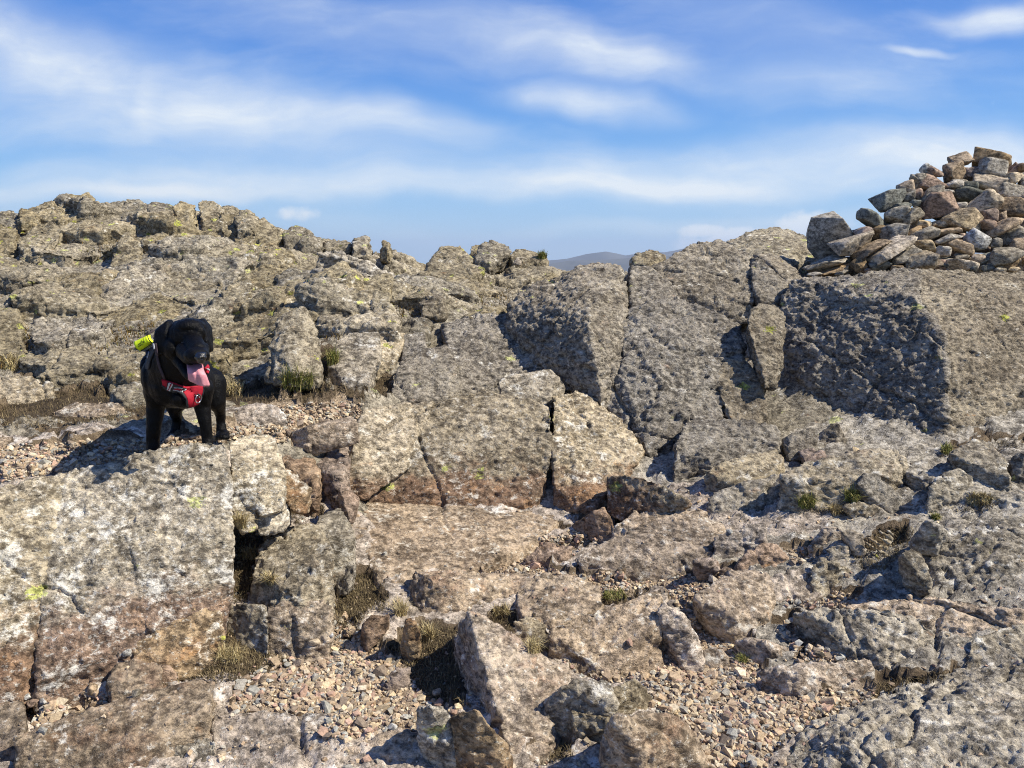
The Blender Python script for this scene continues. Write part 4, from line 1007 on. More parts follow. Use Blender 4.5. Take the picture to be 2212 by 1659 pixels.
# traced blocks: the crag's skyline and its clearest ledges
for pts in [
    [(0, 268, 7.0), (70, 240, 7.1), (110, 250, 7.0), (120, 330, 6.8), (-60, 340, 6.8)],
    [(110, 235, 6.9), (150, 213, 7.0), (225, 225, 7.0), (260, 290, 6.8), (120, 300, 6.7)],
    [(240, 230, 7.2), (285, 212, 7.3), (335, 230, 7.2), (330, 300, 7.0), (240, 300, 7.0)],
    [(375, 195, 7.2), (430, 142, 7.4), (560, 138, 7.4), (625, 185, 7.3), (600, 300, 7.0), (390, 290, 7.0)],
    [(620, 195, 7.4), (720, 160, 7.5), (870, 163, 7.5), (940, 195, 7.4), (900, 290, 7.1), (640, 290, 7.1)],
    [(940, 200, 7.4), (1040, 170, 7.5), (1100, 190, 7.4), (1060, 280, 7.1), (950, 280, 7.1)],
    [(1090, 195, 7.2), (1150, 162, 7.3), (1240, 185, 7.3), (1260, 300, 7.0), (1100, 300, 7.0)],
    [(1250, 200, 7.2), (1275, 150, 7.3), (1330, 165, 7.3), (1400, 200, 7.2), (1420, 320, 6.9), (1270, 320, 6.9)],
    [(1370, 190, 7.2), (1420, 215, 7.2), (1470, 285, 7.1), (1450, 380, 6.9), (1360, 330, 6.9)],
    [(1495, 262, 7.0), (1530, 225, 7.1), (1575, 228, 7.1), (1612, 285, 7.0), (1590, 350, 6.8), (1500, 340, 6.8)],
    [(1610, 300, 7.0), (1660, 282, 7.1), (1720, 315, 7.1), (1790, 375, 7.0), (1750, 430, 6.8), (1600, 400, 6.8)],
    [(1790, 375, 7.0), (1850, 330, 7.1), (1910, 328, 7.1), (1960, 375, 7.0), (1930, 430, 6.8), (1800, 430, 6.8)],
    [(1915, 415, 6.8), (1940, 395, 6.9), (2030, 402, 6.9), (2030, 470, 6.7), (1920, 475, 6.7)],
    [(2050, 420, 7.0), (2120, 405, 7.1), (2180, 410, 7.1), (2212, 450, 6.9), (2060, 480, 6.8)],
    [(-150, 300, 6.6), (0, 300, 6.6), (110, 330, 6.6), (100, 480, 6.3), (-150, 520, 6.2)],
    [(120, 420, 6.4), (250, 300, 6.7), (390, 340, 6.6), (380, 420, 6.4), (240, 520, 6.1), (130, 500, 6.2)],
    [(700, 560, 6.0), (760, 390, 6.3), (810, 370, 6.4), (890, 440, 6.3), (870, 560, 6.0)],
    [(1000, 330, 6.8), (1190, 230, 7.0), (1250, 330, 6.8), (1200, 430, 6.5), (1050, 440, 6.5)],
    [(1450, 540, 6.3), (1480, 410, 6.6), (1640, 380, 6.7), (1830, 530, 6.3), (1840, 600, 6.1), (1480, 640, 6.0)],
    [(720, 650, 5.8), (960, 580, 6.0), (1420, 640, 5.9), (1410, 700, 5.7), (1320, 890, 5.3), (960, 860, 5.3), (740, 740, 5.6)],
    [(-100, 830, 5.4), (300, 660, 5.9), (680, 650, 5.9), (720, 740, 5.6), (640, 1000, 5.05), (380, 900, 5.25), (100, 900, 5.2), (-100, 930, 5.1)],
    [(1365, 875, 5.2), (1405, 720, 5.5), (1570, 655, 5.7), (1600, 690, 5.6), (1530, 890, 5.15)],
    [(1680, 760, 5.35), (1860, 730, 5.45), (2130, 760, 5.4), (2140, 930, 5.0), (1980, 955, 4.95), (1720, 900, 5.1)],
    [(1765, 645, 5.8), (1830, 592, 6.0), (2200, 605, 6.0), (2210, 660, 5.8), (2140, 750, 5.5), (1770, 735, 5.5)],
    [(960, 1010, 4.9), (1060, 870, 5.2), (1320, 900, 5.15), (1340, 1000, 4.9), (1240, 1040, 4.8)],
    [(100, 1010, 4.95), (380, 910, 5.2), (540, 1030, 4.9), (700, 1000, 4.95), (640, 1060, 4.8), (120, 1070, 4.75)],
    [(0, 1090, 4.6), (130, 1050, 4.7), (620, 1090, 4.6), (680, 1180, 4.35), (400, 1220, 4.25), (140, 1180, 4.35)],
    [(700, 1140, 4.5), (900, 1080, 4.65), (1000, 1120, 4.55), (960, 1280, 4.2), (700, 1260, 4.2)],
    [(1360, 1040, 4.75), (1480, 960, 5.0), (1680, 930, 5.1), (1700, 1000, 4.9), (1560, 1130, 4.6), (1380, 1130, 4.6)],
]:
    traced('rock_block', 'crag', 'block', .35, 'C1', pts, CRAG, lump=2.0, rough=1.0, px=1.8, smooth=1)
for pts, m_ in [
    ([(115, 620, 4.85), (130, 540, 4.95), (150, 435, 5.1), (400, 430, 5.1), (412, 590, 4.85), (260, 640, 4.78)], 'crag'),
    ([(160, 425, 5.3), (165, 345, 5.5), (410, 340, 5.5), (412, 420, 5.3)], 'crag'),
    ([(420, 470, 5.3), (430, 370, 5.5), (480, 340, 5.6), (545, 470, 5.3)], 'crag'),
    ([(575, 480, 5.3), (640, 440, 5.4), (740, 435, 5.4), (742, 490, 5.2), (620, 500, 5.15)], 'peak'),
    ([(690, 200, 7.3), (740, 132, 7.5), (860, 155, 7.5), (960, 205, 7.3), (900, 240, 7.1)], 'crag'),
    ([(910, 170, 7.6), (925, 130, 7.7), (1025, 110, 7.7), (1020, 180, 7.5)], 'crag'),
    ([(955, 240, 7.1), (970, 150, 7.3), (1050, 100, 7.4), (1125, 120, 7.4), (1168, 175, 7.3), (1080, 210, 7.2), (1045, 245, 7.0)], 'crag'),
    ([(1165, 200, 7.4), (1240, 155, 7.6), (1330, 165, 7.6), (1400, 215, 7.4), (1200, 235, 7.3)], 'crag'),
    ([(175, 140, 6.7), (185, 85, 6.9), (270, 80, 6.9), (275, 150, 6.7)], 'crag'),
    ([(355, 165, 6.8), (368, 108, 6.9), (405, 112, 6.9), (402, 172, 6.7)], 'crag'),
    ([(1955, 240, 6.9), (1970, 190, 7.1), (2090, 182, 7.1), (2125, 215, 7.0), (2040, 260, 6.8)], 'crag'),
    ([(620, 330, 6.2), (690, 210, 6.8), (820, 220, 6.8), (1000, 290, 6.5), (900, 330, 6.3)], 'crag'),
    ([(850, 640, 5.1), (1050, 510, 5.5), (1180, 500, 5.5), (1160, 580, 5.3), (1090, 570, 5.2)], 'crag'),
    ([(130, 690, 4.75), (400, 620, 4.95), (620, 620, 5.0), (640, 690, 4.8), (500, 740, 4.65), (160, 720, 4.65)], 'crag'),
]:
    traced('rock_block', m_, 'block', .32, 'C2', pts, SKY, lump=1.8, rough=1.0, px=1.8, smooth=1)
traced('loose_stone', CAIRN['t'], 'block', .08, 'C2', [(1195, 236, 6.9), (1210, 200, 7.0), (1230, 215, 6.95), (1246, 238, 6.9)], rough=.25, **lab('small tan loose stone beside the boulders on the skyline', 'stone'))

# ------------------------------------------------------------------ the cairn
CAIRN_E = empty('summit_cairn', at_f('CA', 1500, 1300, 5.6), label='tall heap of brown and grey stones piled on the rock wall', cat='cairn')
STONES = [  # x, y, width, height, turn (degrees), rock
    (1870, 190, 310, 190, 10, 'b'), (1905, 280, 240, 170, 15, 'g'), (1600, 190, 240, 110, -15, 'b'), (1550, 310, 200, 180, -5, 'b'), (1350, 300, 190, 110, 5, 'r'),
    (1250, 285, 95, 95, -30, 'p'), (1150, 370, 95, 95, 0, 'g'), (1195, 405, 120, 140, -15, 'g'), (1350, 410, 270, 140, 5, 'r'), (1530, 440, 160, 80, -10, 'g'),
    (1670, 450, 160, 65, 0, 'd'), (1880, 420, 280, 160, 15, 't'), (2050, 430, 170, 95, 30, 'g'), (2120, 380, 150, 130, 20, 't'), (2200, 370, 90, 110, 0, 'g'),
    (1050, 470, 190, 105, -30, 'b'), (860, 590, 300, 190, -20, 'd'), (1080, 550, 170, 120, -30, 'g'), (1170, 530, 110, 100, -20, 'r'), (1290, 570, 270, 120, -42, 'g'),
    (1450, 520, 150, 65, 0, 'g'), (1670, 540, 280, 130, 5, 'd'), (1390, 660, 345, 260, -8, 'r'), (1810, 640, 310, 200, -30, 't'), (2080, 680, 290, 240, 20, 'b'),
    (2120, 530, 300, 170, 10, 'g'), (740, 780, 310, 170, 15, 'd'), (980, 750, 210, 160, -10, 'g'), (1115, 765, 200, 140, -55, 'g'), (1240, 830, 150, 85, 5, 't'),
    (1430, 820, 190, 105, -5, 't'), (1590, 650, 105, 85, -20, 'g'), (1640, 800, 300, 230, 30, 't'), (370, 955, 390, 440, 0, 'g'), (620, 910, 200, 95, -5, 'r'),
    (770, 900, 125, 135, 0, 'b'), (940, 920, 260, 155, -15, 'g'), (1130, 900, 160, 90, -20, 'b'), (1240, 940, 230, 115, -20, 'g'), (1440, 910, 240, 65, -8, 'b'),
    (1450, 975, 240, 75, -18, 'g'), (1590, 960, 100, 70, 0, 'r'), (1750, 1000, 220, 200, 30, 'p'), (1860, 840, 150, 95, 10, 'r'), (2010, 870, 310, 105, -35, 'b'),
    (2100, 950, 260, 135, -35, 'g'), (1930, 1020, 120, 110, 0, 'g'), (2170, 1050, 170, 155, 0, 'b'), (540, 1030, 430, 175, -15, 't'), (700, 1090, 380, 95, -30, 'b'),
    (890, 1080, 430, 110, -33, 't'), (1040, 1080, 210, 95, -20, 'g'), (1250, 1050, 240, 115, 10, 't'), (1565, 1060, 310, 115, 17, 'b'), (1420, 1110, 135, 110, 5, 'g'),
    (1040, 1150, 270, 95, -25, 'g'), (1220, 1190, 310, 165, -8, 't'), (1590, 1150, 140, 60, 0, 'g'), (1750, 1180, 145, 90, -15, 'b'), (1550, 1230, 310, 105, 5, 't'),
    (2020, 1170, 370, 185, 0, 'g'), (250, 1230, 370, 95, -22, 'g'), (330, 1290, 320, 65, -15, 'b'), (790, 1245, 210, 85, 3, 'd'), (965, 1265, 125, 65, 0, 'b'),
    (600, 1230, 150, 120, -35, 'b'), (2110, 1290, 110, 65, 0, 't'), (2200, 1210, 90, 110, 0, 'b'), (1370, 1220, 90, 70, 0, 'b'), (1850, 1260, 120, 70, -10, 'd'),
    (1720, 1270, 90, 60, 10, 'd'), (1980, 1290, 110, 60, 0, 'g'), (660, 1290, 110, 55, -20, 'r'), (2000, 540, 150, 120, 10, 'b'), (1720, 330, 150, 110, 0, 'r'),
    (1900, 740, 130, 130, 0, 'r'), (1010, 660, 160, 80, -10, 'd'), (1145, 620, 90, 70, 0, 'd'), (2000, 770, 120, 100, -20, 'b'), (2330, 450, 260, 160, -10, 'g'),
    (2330, 640, 280, 200, 15, 'b'), (2340, 850, 300, 190, -20, 't'), (2330, 1060, 260, 180, 10, 'g'), (2380, 1210, 320, 150, 0, 'b'), (2560, 700, 260, 180, 20, 'g'),
    (2560, 930, 280, 180, 0, 'b'), (2620, 1150, 300, 180, 10, 't'), (2280, 300, 200, 120, 20, 'b'), (430, 1315, 150, 50, -10, 'g'), (130, 1330, 160, 40, -15, 'g'),
]
def stone_points(rg, n=13):
    """corner points of a quarried-looking stone in a unit box"""
    P = rg.normal(size=(n, 3))
    P /= np.linalg.norm(P, axis=1)[:, None]
    P = np.sign(P) * np.abs(P) ** 0.62
    return P * rg.uniform(.86, 1.0, (n, 1)) / np.abs(P).max(0)
rg = np.random.default_rng(23)
def cairn_y(px, py):
    t = np.clip((1290 - py) / 1150, 0, 1)
    edge = np.clip((900 - px) / 700, 0, 1)
    return 5.38 + .95 * t + .25 * edge
for i, (px, py, ww, hh, a, kd) in enumerate(STONES):
    Y = cairn_y(px, py) + rg.uniform(-.04, .06)
    c = at_f('CA', px, py, Y)
    s = .2187 * Y / FOCAL_U / 2
    P = stone_points(rg, 15) * np.array((ww * s, max(.5 * (ww + hh), .8 * ww) * s, hh * s)) * 1.20
    ca, sa = math.cos(R(-a)), math.sin(R(-a))
    yaw = rg.uniform(-.25, .25)
    P = P @ np.array(((math.cos(yaw), math.sin(yaw), 0), (-math.sin(yaw), math.cos(yaw), 0), (0, 0, 1)))
    P = np.column_stack((P[:, 0] * ca - P[:, 2] * sa, P[:, 1], P[:, 0] * sa + P[:, 2] * ca))
    P[:, 1] += .35 * hh * s
    add_rock('stone', P + c, CAIRN[kd], CAIRN_E, rough=.22, smooth=1, px=1.5, grow=.008)
# the heart of the heap, seen dark between the outer stones
for i in range(150):
    t = rg.uniform(-.05, 1) if i % 3 else rg.uniform(-.06, .12)
    t = math.copysign(abs(t) ** 1.2, t)
    py = 1290 - 1080 * t
    x0, x1 = np.interp(py, (150, 420, 560, 760, 950, 1290), (1780, 1230, 900, 800, 600, 300)), 2700
    px = rg.uniform(x0, x1)
    Y = cairn_y(px, py) + rg.uniform(.10, .4)
    s = rg.uniform(.09, .15)
    P = stone_points(rg, 11) * np.array((s, s * .8, s * .65))
    b = rg.uniform(0, 3.14)
    P = P @ np.array(((math.cos(b), math.sin(b), 0), (-math.sin(b), math.cos(b), 0), (0, 0, 1)))
    add_rock('stone', P + at_f('CA', px, py, Y), CAIRN['brdg'[i % 4]], CAIRN_E, rough=.2, smooth=1, vox=.016)

process_rocks()

# ------------------------------------------------------------------ the dog
def D(px, py, Y):
    return at_f('D', px, py, Y)
def mpp(Y):
    return .2149 * Y / FOCAL_U

_sph = []
for i in range(9):
    for j in range(14):
        a, b = math.pi * (i + .5) / 9, 2 * math.pi * j / 14
        _sph.append((math.sin(a) * math.cos(b), math.sin(a) * math.sin(b), math.cos(a)))
_sph = np.array(_sph + [(0, 0, 1), (0, 0, -1)])

def union(shapes, vox, smooth, name='body'):
    bm = bmesh.new()
    for P in shapes:
        me = hull_mesh(P)
        bm.from_mesh(me)
        bpy.data.meshes.remove(me)
    me = bpy.data.meshes.new('union')
    bm.to_mesh(me)
    bm.free()
    o = bpy.data.objects.new('tmp', me)
    col.objects.link(o)
    md = o.modifiers.new('r', 'REMESH'); md.mode = 'VOXEL'; md.voxel_size = vox
    ms = o.modifiers.new('s', 'SMOOTH'); ms.factor = .5; ms.iterations = smooth
    dg = bpy.context.evaluated_depsgraph_get()
    dg.update()
    ev = o.evaluated_get(dg)
    m2 = ev.to_mesh()
    V = np.array([v.co for v in m2.vertices])
    N = np.array([v.normal for v in m2.vertices])
    F = np.array([p.vertices[:] for p in m2.polygons])
    ev.to_mesh_clear()
    bpy.data.objects.remove(o)
    bpy.data.meshes.remove(me)
    return V, N, F

def ball(c, r):
    return c + _sph * np.array(r)
def limb(*joints):
    """joints: (point, radius) pairs"""
    out = []
    for (a, ra), (b, rb) in zip(joints[:-1], joints[1:]):
        out.append(np.vstack((a + _sph * ra, b + _sph * rb)))
    return out

fur = plain_mat('black_short_fur', (0.0028, 0.0026, 0.0027), rough=.46, spec=.13, noise_scale=55, var=.35, bump=.8, bump_scale=190)
m_nose = plain_mat('wet_black_nose', (0.010, 0.010, 0.011), rough=.22, spec=.6, bump=.4, bump_scale=420)
m_tongue = plain_mat('pink_tongue', (0.62, 0.26, 0.29), rough=.45, spec=.45, noise_scale=60, var=.12, bump=.3, bump_scale=260, sub=.15)
m_mouth = plain_mat('dark_mouth', (0.05, 0.018, 0.02), rough=.4)
m_red = plain_mat('red_fabric', (0.34, 0.007, 0.022), rough=.75, spec=.3, noise_scale=40, var=.15, bump=.5, bump_scale=120)
m_web = plain_mat('black_webbing', (0.014, 0.014, 0.017), rough=.7, bump=.4, bump_scale=300)
m_ref = plain_mat('reflective_piping', (0.42, 0.43, 0.46), rough=.45)
m_ring = plain_mat('steel_ring', (0.55, 0.55, 0.56), rough=.28, metal=1.0)
m_yel = plain_mat('neon_yellow_fabric', (0.72, 0.86, 0.01), rough=.6, noise_scale=30, var=.06, bump=.25, bump_scale=90)
m_strap = plain_mat('dark_purple_strap', (0.035, 0.022, 0.030), rough=.7)
m_lid = plain_mat('dark_eye', (0.006, 0.005, 0.005), rough=.15, spec=.6)

DOG = empty('dog', (D(800, 1640, 2.95)), label='black dog panting with tongue out, in a red harness, behind the lichen slab', cat='dog')
S = []
q = mpp(2.75)
# head
S.append(ball(D(892, 340, 2.80), (192 * q, .082, 160 * q)))           # skull
S.append(ball(D(905, 262, 2.775), (150 * q, .055, 80 * q)))           # crown
S += limb((D(838, 350, 2.752), 58 * q), (D(850, 320, 2.752), 62 * q))      # brows
S += limb((D(1010, 338, 2.755), 54 * q), (D(995, 312, 2.752), 60 * q))
S += limb((D(932, 400, 2.735), 88 * q), (D(985, 505, 2.665), 84 * q))      # bridge
S.append(ball(D(972, 555, 2.642), (122 * q, .046, 82 * q)))           # muzzle end
S += limb((D(850, 520, 2.71), 88 * q), (D(905, 590, 2.655), 70 * q))      # lip, near side
S += limb((D(1035, 490, 2.70), 62 * q), (D(1045, 570, 2.655), 52 * q))    # lip, far side
S.append(ball(D(775, 475, 2.79), (122 * q, .072, 150 * q)))           # cheeks
S.append(ball(D(1022, 450, 2.79), (84 * q, .065, 128 * q)))
S += limb((D(790, 600, 2.76), 66 * q), (D(890, 765, 2.69), 42 * q), (D(950, 785, 2.67), 36 * q))  # lower jaw
# ears
S.append(np.vstack((ball(D(700, 218, 2.80), (26 * q, .03, 26 * q)), ball(D(600, 318, 2.785), (40 * q, .03, 44 * q)), ball(D(578, 450, 2.77), (34 * q, .022, 40 * q)), ball(D(608, 530, 2.76), (30 * q, .018, 30 * q)), ball(D(662, 460, 2.755), (26 * q, .016, 40 * q)), ball(D(682, 320, 2.765), (20 * q, .02, 40 * q)))))
S.append(np.vstack((ball(D(1030, 208, 2.82), (24 * q, .03, 24 * q)), ball(D(1088, 300, 2.82), (26 * q, .04, 44 * q)), ball(D(1118, 500, 2.80), (17 * q, .022, 30 * q)), ball(D(1092, 430, 2.79), (18 * q, .02, 44 * q)))))
# neck, chest, trunk
q = mpp(2.92)
S += limb((D(830, 430, 2.86), .085), (D(770, 640, 2.90), .098), (D(760, 800, 2.95), .112))
S.append(ball(D(760, 830, 2.96), (255 * q, .13, 265 * q)))
S.append(ball(D(880, 960, 2.93), (150 * q, .10, 130 * q)))
S += limb((D(745, 760, 3.02), .118), (D(830, 770, 3.20), .112), (D(930, 765, 3.42), .095))
S.append(ball(D(600, 760, 2.98), (135 * q, .12, 240 * q)))            # shoulder
S.append(ball(D(1010, 840, 2.97), (115 * q, .10, 190 * q)))
S.append(ball(D(560, 640, 3.06), (88 * q, .12, 150 * q)))
# front legs
S += limb((D(572, 900, 2.95), .050), (D(566, 1060, 2.96), .036), (D(545, 1230, 2.95), .0285), (D(530, 1420, 2.95), .0245), (D(528, 1560, 2.94), .024))
S.append(ball(D(530, 1610, 2.915), (.034, .045, .024)))
S += limb((D(1025, 900, 2.95), .046), (D(1030, 1050, 2.96), .033), (D(1050, 1200, 2.95), .0255), (D(1078, 1380, 2.95), .0205), (D(1085, 1490, 2.94), .021))
S.append(ball(D(1090, 1545, 2.915), (.032, .045, .023)))
# hind legs: thigh, hock, shank, paw with toes
S += limb((D(790, 930, 3.38), .075), (D(745, 1075, 3.34), .034), (D(778, 1190, 3.44), .0215), (D(752, 1320, 3.42), .019), (D(705, 1410, 3.39), .024))
S.append(ball(D(690, 1440, 3.35), (.036, .046, .022)))
for dx in (-58, -20, 22, 60):
    S.append(ball(D(690 + dx, 1458, 3.315 + abs(dx) * .0002), (.0115, .018, .015)))
S += limb((D(1090, 850, 3.38), .078), (D(1170, 1020, 3.36), .040), (D(1208, 1110, 3.42), .026), (D(1215, 1230, 3.43), .0195), (D(1222, 1310, 3.42), .023))
S.append(ball(D(1235, 1355, 3.385), (.031, .044, .021)))
for dx in (-48, -16, 16, 48):
    S.append(ball(D(1235 + dx, 1378, 3.35 + abs(dx) * .0002), (.0105, .018, .015)))
# tail, hanging behind
S += limb((D(930, 690, 3.50), .030), (D(900, 780, 3.60), .022), (D(860, 900, 3.66), .014), (D(850, 980, 3.68), .008))
V, N, F = union(S, .0045, 7)
d = .0020 * fbm(V * 28, 3) + .0010 * fbm(V * np.array((120, 120, 40)), 2)
V = V + N * d[:, None]
body = mesh_obj('body', V, F, fur, parent=DOG)
dog_bvh = BVHTree.FromPolygons([tuple(v) for v in V], [tuple(f) for f in F])

# nose with two nostrils, tongue, eyes
nc = D(1010, 578, 2.592)
q = mpp(2.56)
nv, nn, nf = union([ball(nc, (62 * q, .020, 40 * q)), ball(nc + np.array((0, .006, -.012)), (40 * q, .016, 34 * q)), ball(nc + np.array((0, .006, .010)), (56 * q, .018, 28 * q))], .0025, 3)
for sx in (-1, 1):
    c = nc + np.array((sx * 36 * q, -.014, -.004))
    w_ = np.clip(1 - np.linalg.norm((nv - c) / np.array((.009, .016, .0065)), axis=1), 0, 1)
    nv = nv - nn * (w_ * .009)[:, None]
mesh_obj('nose', nv, nf, m_nose, parent=DOG)

def loft(rows):
    """rows of equal length -> vertices and quads"""
    V = np.vstack(rows)
    k = len(rows[0])
    idx = np.arange(len(V)).reshape(len(rows), k)
    F = np.stack((idx[:-1, :-1], idx[:-1, 1:], idx[1:, 1:], idx[1:, :-1]), -1).reshape(-1, 4)
    return V, F
def closed_sheet(rows, th):
    """a sheet with thickness th towards the back"""
    rows = [np.asarray(r) for r in rows]
    V, F = loft(rows)
    n, k = len(rows), len(rows[0])
    c = V + np.array((0, th, 0))
    m = len(V)
    F2 = F[:, ::-1] + m
    idx = np.arange(m).reshape(n, k)
    rim = np.concatenate((idx[0, :], idx[1:, -1], idx[-1, -2::-1], idx[-2:0:-1, 0]))
    nx = np.roll(rim, -1)
    side = np.stack((rim, rim + m, nx + m, nx), 1)
    return np.vstack((V, c)), np.vstack((F, F2, side))
rows = []
for t in np.linspace(0, 1, 12):
    py = 650 + 205 * t + 12 * math.sin(3 * t)
    xl = np.interp(t, (0, .2, .5, .8, .95, 1), (872, 874, 882, 886, 905, 930))
    xr = np.interp(t, (0, .2, .5, .8, .95, 1), (1030, 1036, 1070, 1092, 1100, 1092))
    Y0 = np.interp(t, (0, .15, .4, 1), (2.68, 2.638, 2.622, 2.628))
    row = []
    for s in np.linspace(-1, 1, 13):
        px = (xl + xr) / 2 + s * (xr - xl) / 2
        dip = -.010 * (1 - s * s) * (1 - .4 * t) + .006 * math.exp(-(s * 5) ** 2) + (.014 * max(0, s - .35) * t)
        row.append(D(px, py + 22 * t * (s * .9) + (8 * math.cos(2.6 * s)) * t, Y0 + .012 + dip))
    rows.append(row)
tv, tf = closed_sheet(rows, .007)
mesh_obj('tongue', tv, tf, m_tongue, parent=DOG)
for px, py, w_ in ((838, 428, 26), (1058, 408, 20)):
    hit, nrm, _i, _d = dog_bvh.ray_cast(Vector((0, 0, CAM_Z)), Vector(ray(*fr('D', px, py))))
    if hit:
        c = np.array(hit) + np.array(nrm) * .0005
        mesh_obj('eye', *(lambda a: (a[0], a[2]))(union([ball(c, (w_ * q, .004, 8 * q))], .0014, 2)), m_lid, parent=DOG)

# harness: panels laid on the chest
from mathutils.geometry import delaunay_2d_cdt
def lay(name, pts, mat, parent, off=.006, th=.004, step=14, bvh=dog_bvh, frame='D'):
    """a cloth panel laid on a surface: outline in the picture, real depth from the surface below"""
    pts = [np.array(p, float) for p in pts]
    ring = []
    for a, b in zip(pts, pts[1:] + pts[:1]):
        k = max(1, int(np.linalg.norm(b - a) / step))
        ring += [a + (b - a) * i / k for i in range(k)]
    lo, hi = np.min(pts, 0), np.max(pts, 0)
    gx_, gy_ = np.meshgrid(np.arange(lo[0], hi[0], step), np.arange(lo[1], hi[1], step))
    G = np.column_stack((gx_.ravel(), gy_.ravel()))
    G = G[in_poly(G, [tuple(p) for p in pts])]
    allp = [Vector(p) for p in ring] + [Vector(g) for g in G]
    vv, _e, ff, *_ = delaunay_2d_cdt(allp, [], [list(range(len(ring)))], 1, 1e-4)
    out, nor, last = [], [], None
    for p in vv:
        hit, nrm, _i, dist = bvh.ray_cast(Vector((0, 0, CAM_Z)), Vector(ray(*fr(frame, p[0], p[1]))))
        out.append(None if hit is None else np.array(hit))
        nor.append(None if hit is None else np.array(nrm))
    ok = [i for i, o in enumerate(out) if o is not None]
    if len(ok) < 3: return None
    for i, o in enumerate(out):
        if o is None:
            j = min(ok, key=lambda j: (vv[j] - vv[i]).length)
            out[i] = at_f(frame, vv[i][0], vv[i][1], out[j][1]); nor[i] = nor[j]
    P, Nn = np.array(out), np.array(nor)
    top = P + Nn * off
    bot = P + Nn * (off - th)
    m = len(P)
    tri = [tuple(f) for f in ff]
    cnt = {}
    for f in tri:
        for a, b in zip(f, f[1:] + f[:1]):
            cnt[(a, b)] = cnt.get((a, b), 0) + 1
    faces = [list(f) for f in tri] + [[x + m for x in f[::-1]] for f in tri]
    faces += [[b, a, a + m, b + m] for (a, b) in cnt if (b, a) not in cnt]
    return mesh_obj(name, np.vstack((top, bot)), faces, mat, parent=parent)
HAR = lay('harness', [(628, 788), (700, 812), (860, 868), (960, 862), (1024, 856), (1012, 960), (985, 1035), (930, 1056), (880, 1066), (872, 990), (830, 940), (760, 905), (690, 885), (640, 842)], m_red, DOG, off=.009, th=.008)
if HAR:
    lay('trim', [(640, 842), (690, 885), (760, 905), (830, 940), (872, 990), (880, 1066), (862, 1060), (855, 1000), (815, 955), (750, 922), (675, 900), (628, 850)], m_web, HAR, off=.0115, th=.008, step=9)
    lay('trim', [(1024, 856), (1034, 856), (1022, 962), (992, 1040), (982, 1034), (1010, 960)], m_web, HAR, off=.0115, th=.008, step=9)
    lay('webbing_patch', [(690, 812), (850, 872), (822, 946), (665, 884)], m_web, HAR, off=.0115, th=.003, step=9)
    for a in ([(706, 815), (720, 818), (690, 893), (674, 888)], [(726, 822), (740, 826), (708, 902), (694, 897)], [(846, 876), (855, 880), (826, 948), (816, 944)], [(745, 856), (826, 868), (826, 874), (745, 862)], [(735, 880), (812, 898), (812, 904), (735, 886)]):
        lay('reflective_stripe', a, m_ref, HAR, off=.0135, th=.003, step=7)
    lay('red_band', [(750, 868), (820, 880), (812, 892), (742, 878)], m_red, HAR, off=.0130, th=.003, step=8)
    lay('red_band', [(722, 826), (728, 826), (698, 898), (690, 894)], m_red, HAR, off=.0140, th=.003, step=8)
    # ring with its two loops
    hit, nrm, _i, _d = dog_bvh.ray_cast(Vector((0, 0, CAM_Z)), Vector(ray(*fr('D', 960, 985))))
    c0, n0 = np.array(hit) + np.array(nrm) * .014, np.array(nrm)
    ax = np.cross((0, 0, 1), n0); ax /= np.linalg.norm(ax)
    ay_ = np.cross(n0, ax)
    rv, rf = [], []
    for i in range(28):
        a = 2 * math.pi * i / 28
        for j in range(8):
            b = 2 * math.pi * j / 8
            rr = 40 * mpp(2.85) + .0020 * math.cos(b)
            rv.append(c0 + (ax * math.cos(a) + ay_ * math.sin(a) * 1.1) * rr + n0 * .0020 * math.sin(b))
            rf.append([i * 8 + j, ((i + 1) % 28) * 8 + j, ((i + 1) % 28) * 8 + (j + 1) % 8, i * 8 + (j + 1) % 8])
    mesh_obj('ring', np.array(rv), rf, m_ring, parent=HAR)
    lay('ring_loop', [(924, 948), (942, 944), (950, 985), (930, 990)], m_web, HAR, off=.018, th=.006, step=8)
    lay('ring_loop', [(958, 934), (974, 930), (984, 970), (966, 974)], m_web, HAR, off=.018, th=.006, step=8)
    lay('reflective_stripe', [(930, 954), (936, 952), (942, 976), (936, 978)], m_ref, HAR, off=.0195, th=.002, step=8)
    lay('reflective_stripe', [(964, 940), (970, 938), (976, 962), (970, 964)], m_ref, HAR, off=.0195, th=.002, step=8)
    lay('side_strap', [(556, 440), (572, 436), (592, 560), (612, 660), (660, 786), (642, 796), (594, 670), (574, 580)], m_strap, HAR, off=.006, th=.005, step=9)
    lay('side_strap', [(1040, 680), (1078, 665), (1080, 720), (1070, 745), (1046, 728)], m_red, HAR, off=.010, th=.008, step=8)
    lay('reflective_stripe', [(1036, 688), (1044, 686), (1076, 716), (1072, 726)], m_ref, HAR, off=.014, th=.003, step=8)
    lay('side_panel', [(462, 520), (540, 470), (560, 520), (520, 600), (500, 700), (468, 690)], m_web, HAR, off=.006, th=.005, step=10)
    lay('reflective_stripe', [(508, 500), (518, 500), (496, 590), (487, 588)], m_ref, HAR, off=.0085, th=.003, step=8)
    lay('reflective_stripe', [(552, 440), (561, 440), (569, 490), (559, 490)], m_ref, HAR, off=.010, th=.003, step=8)

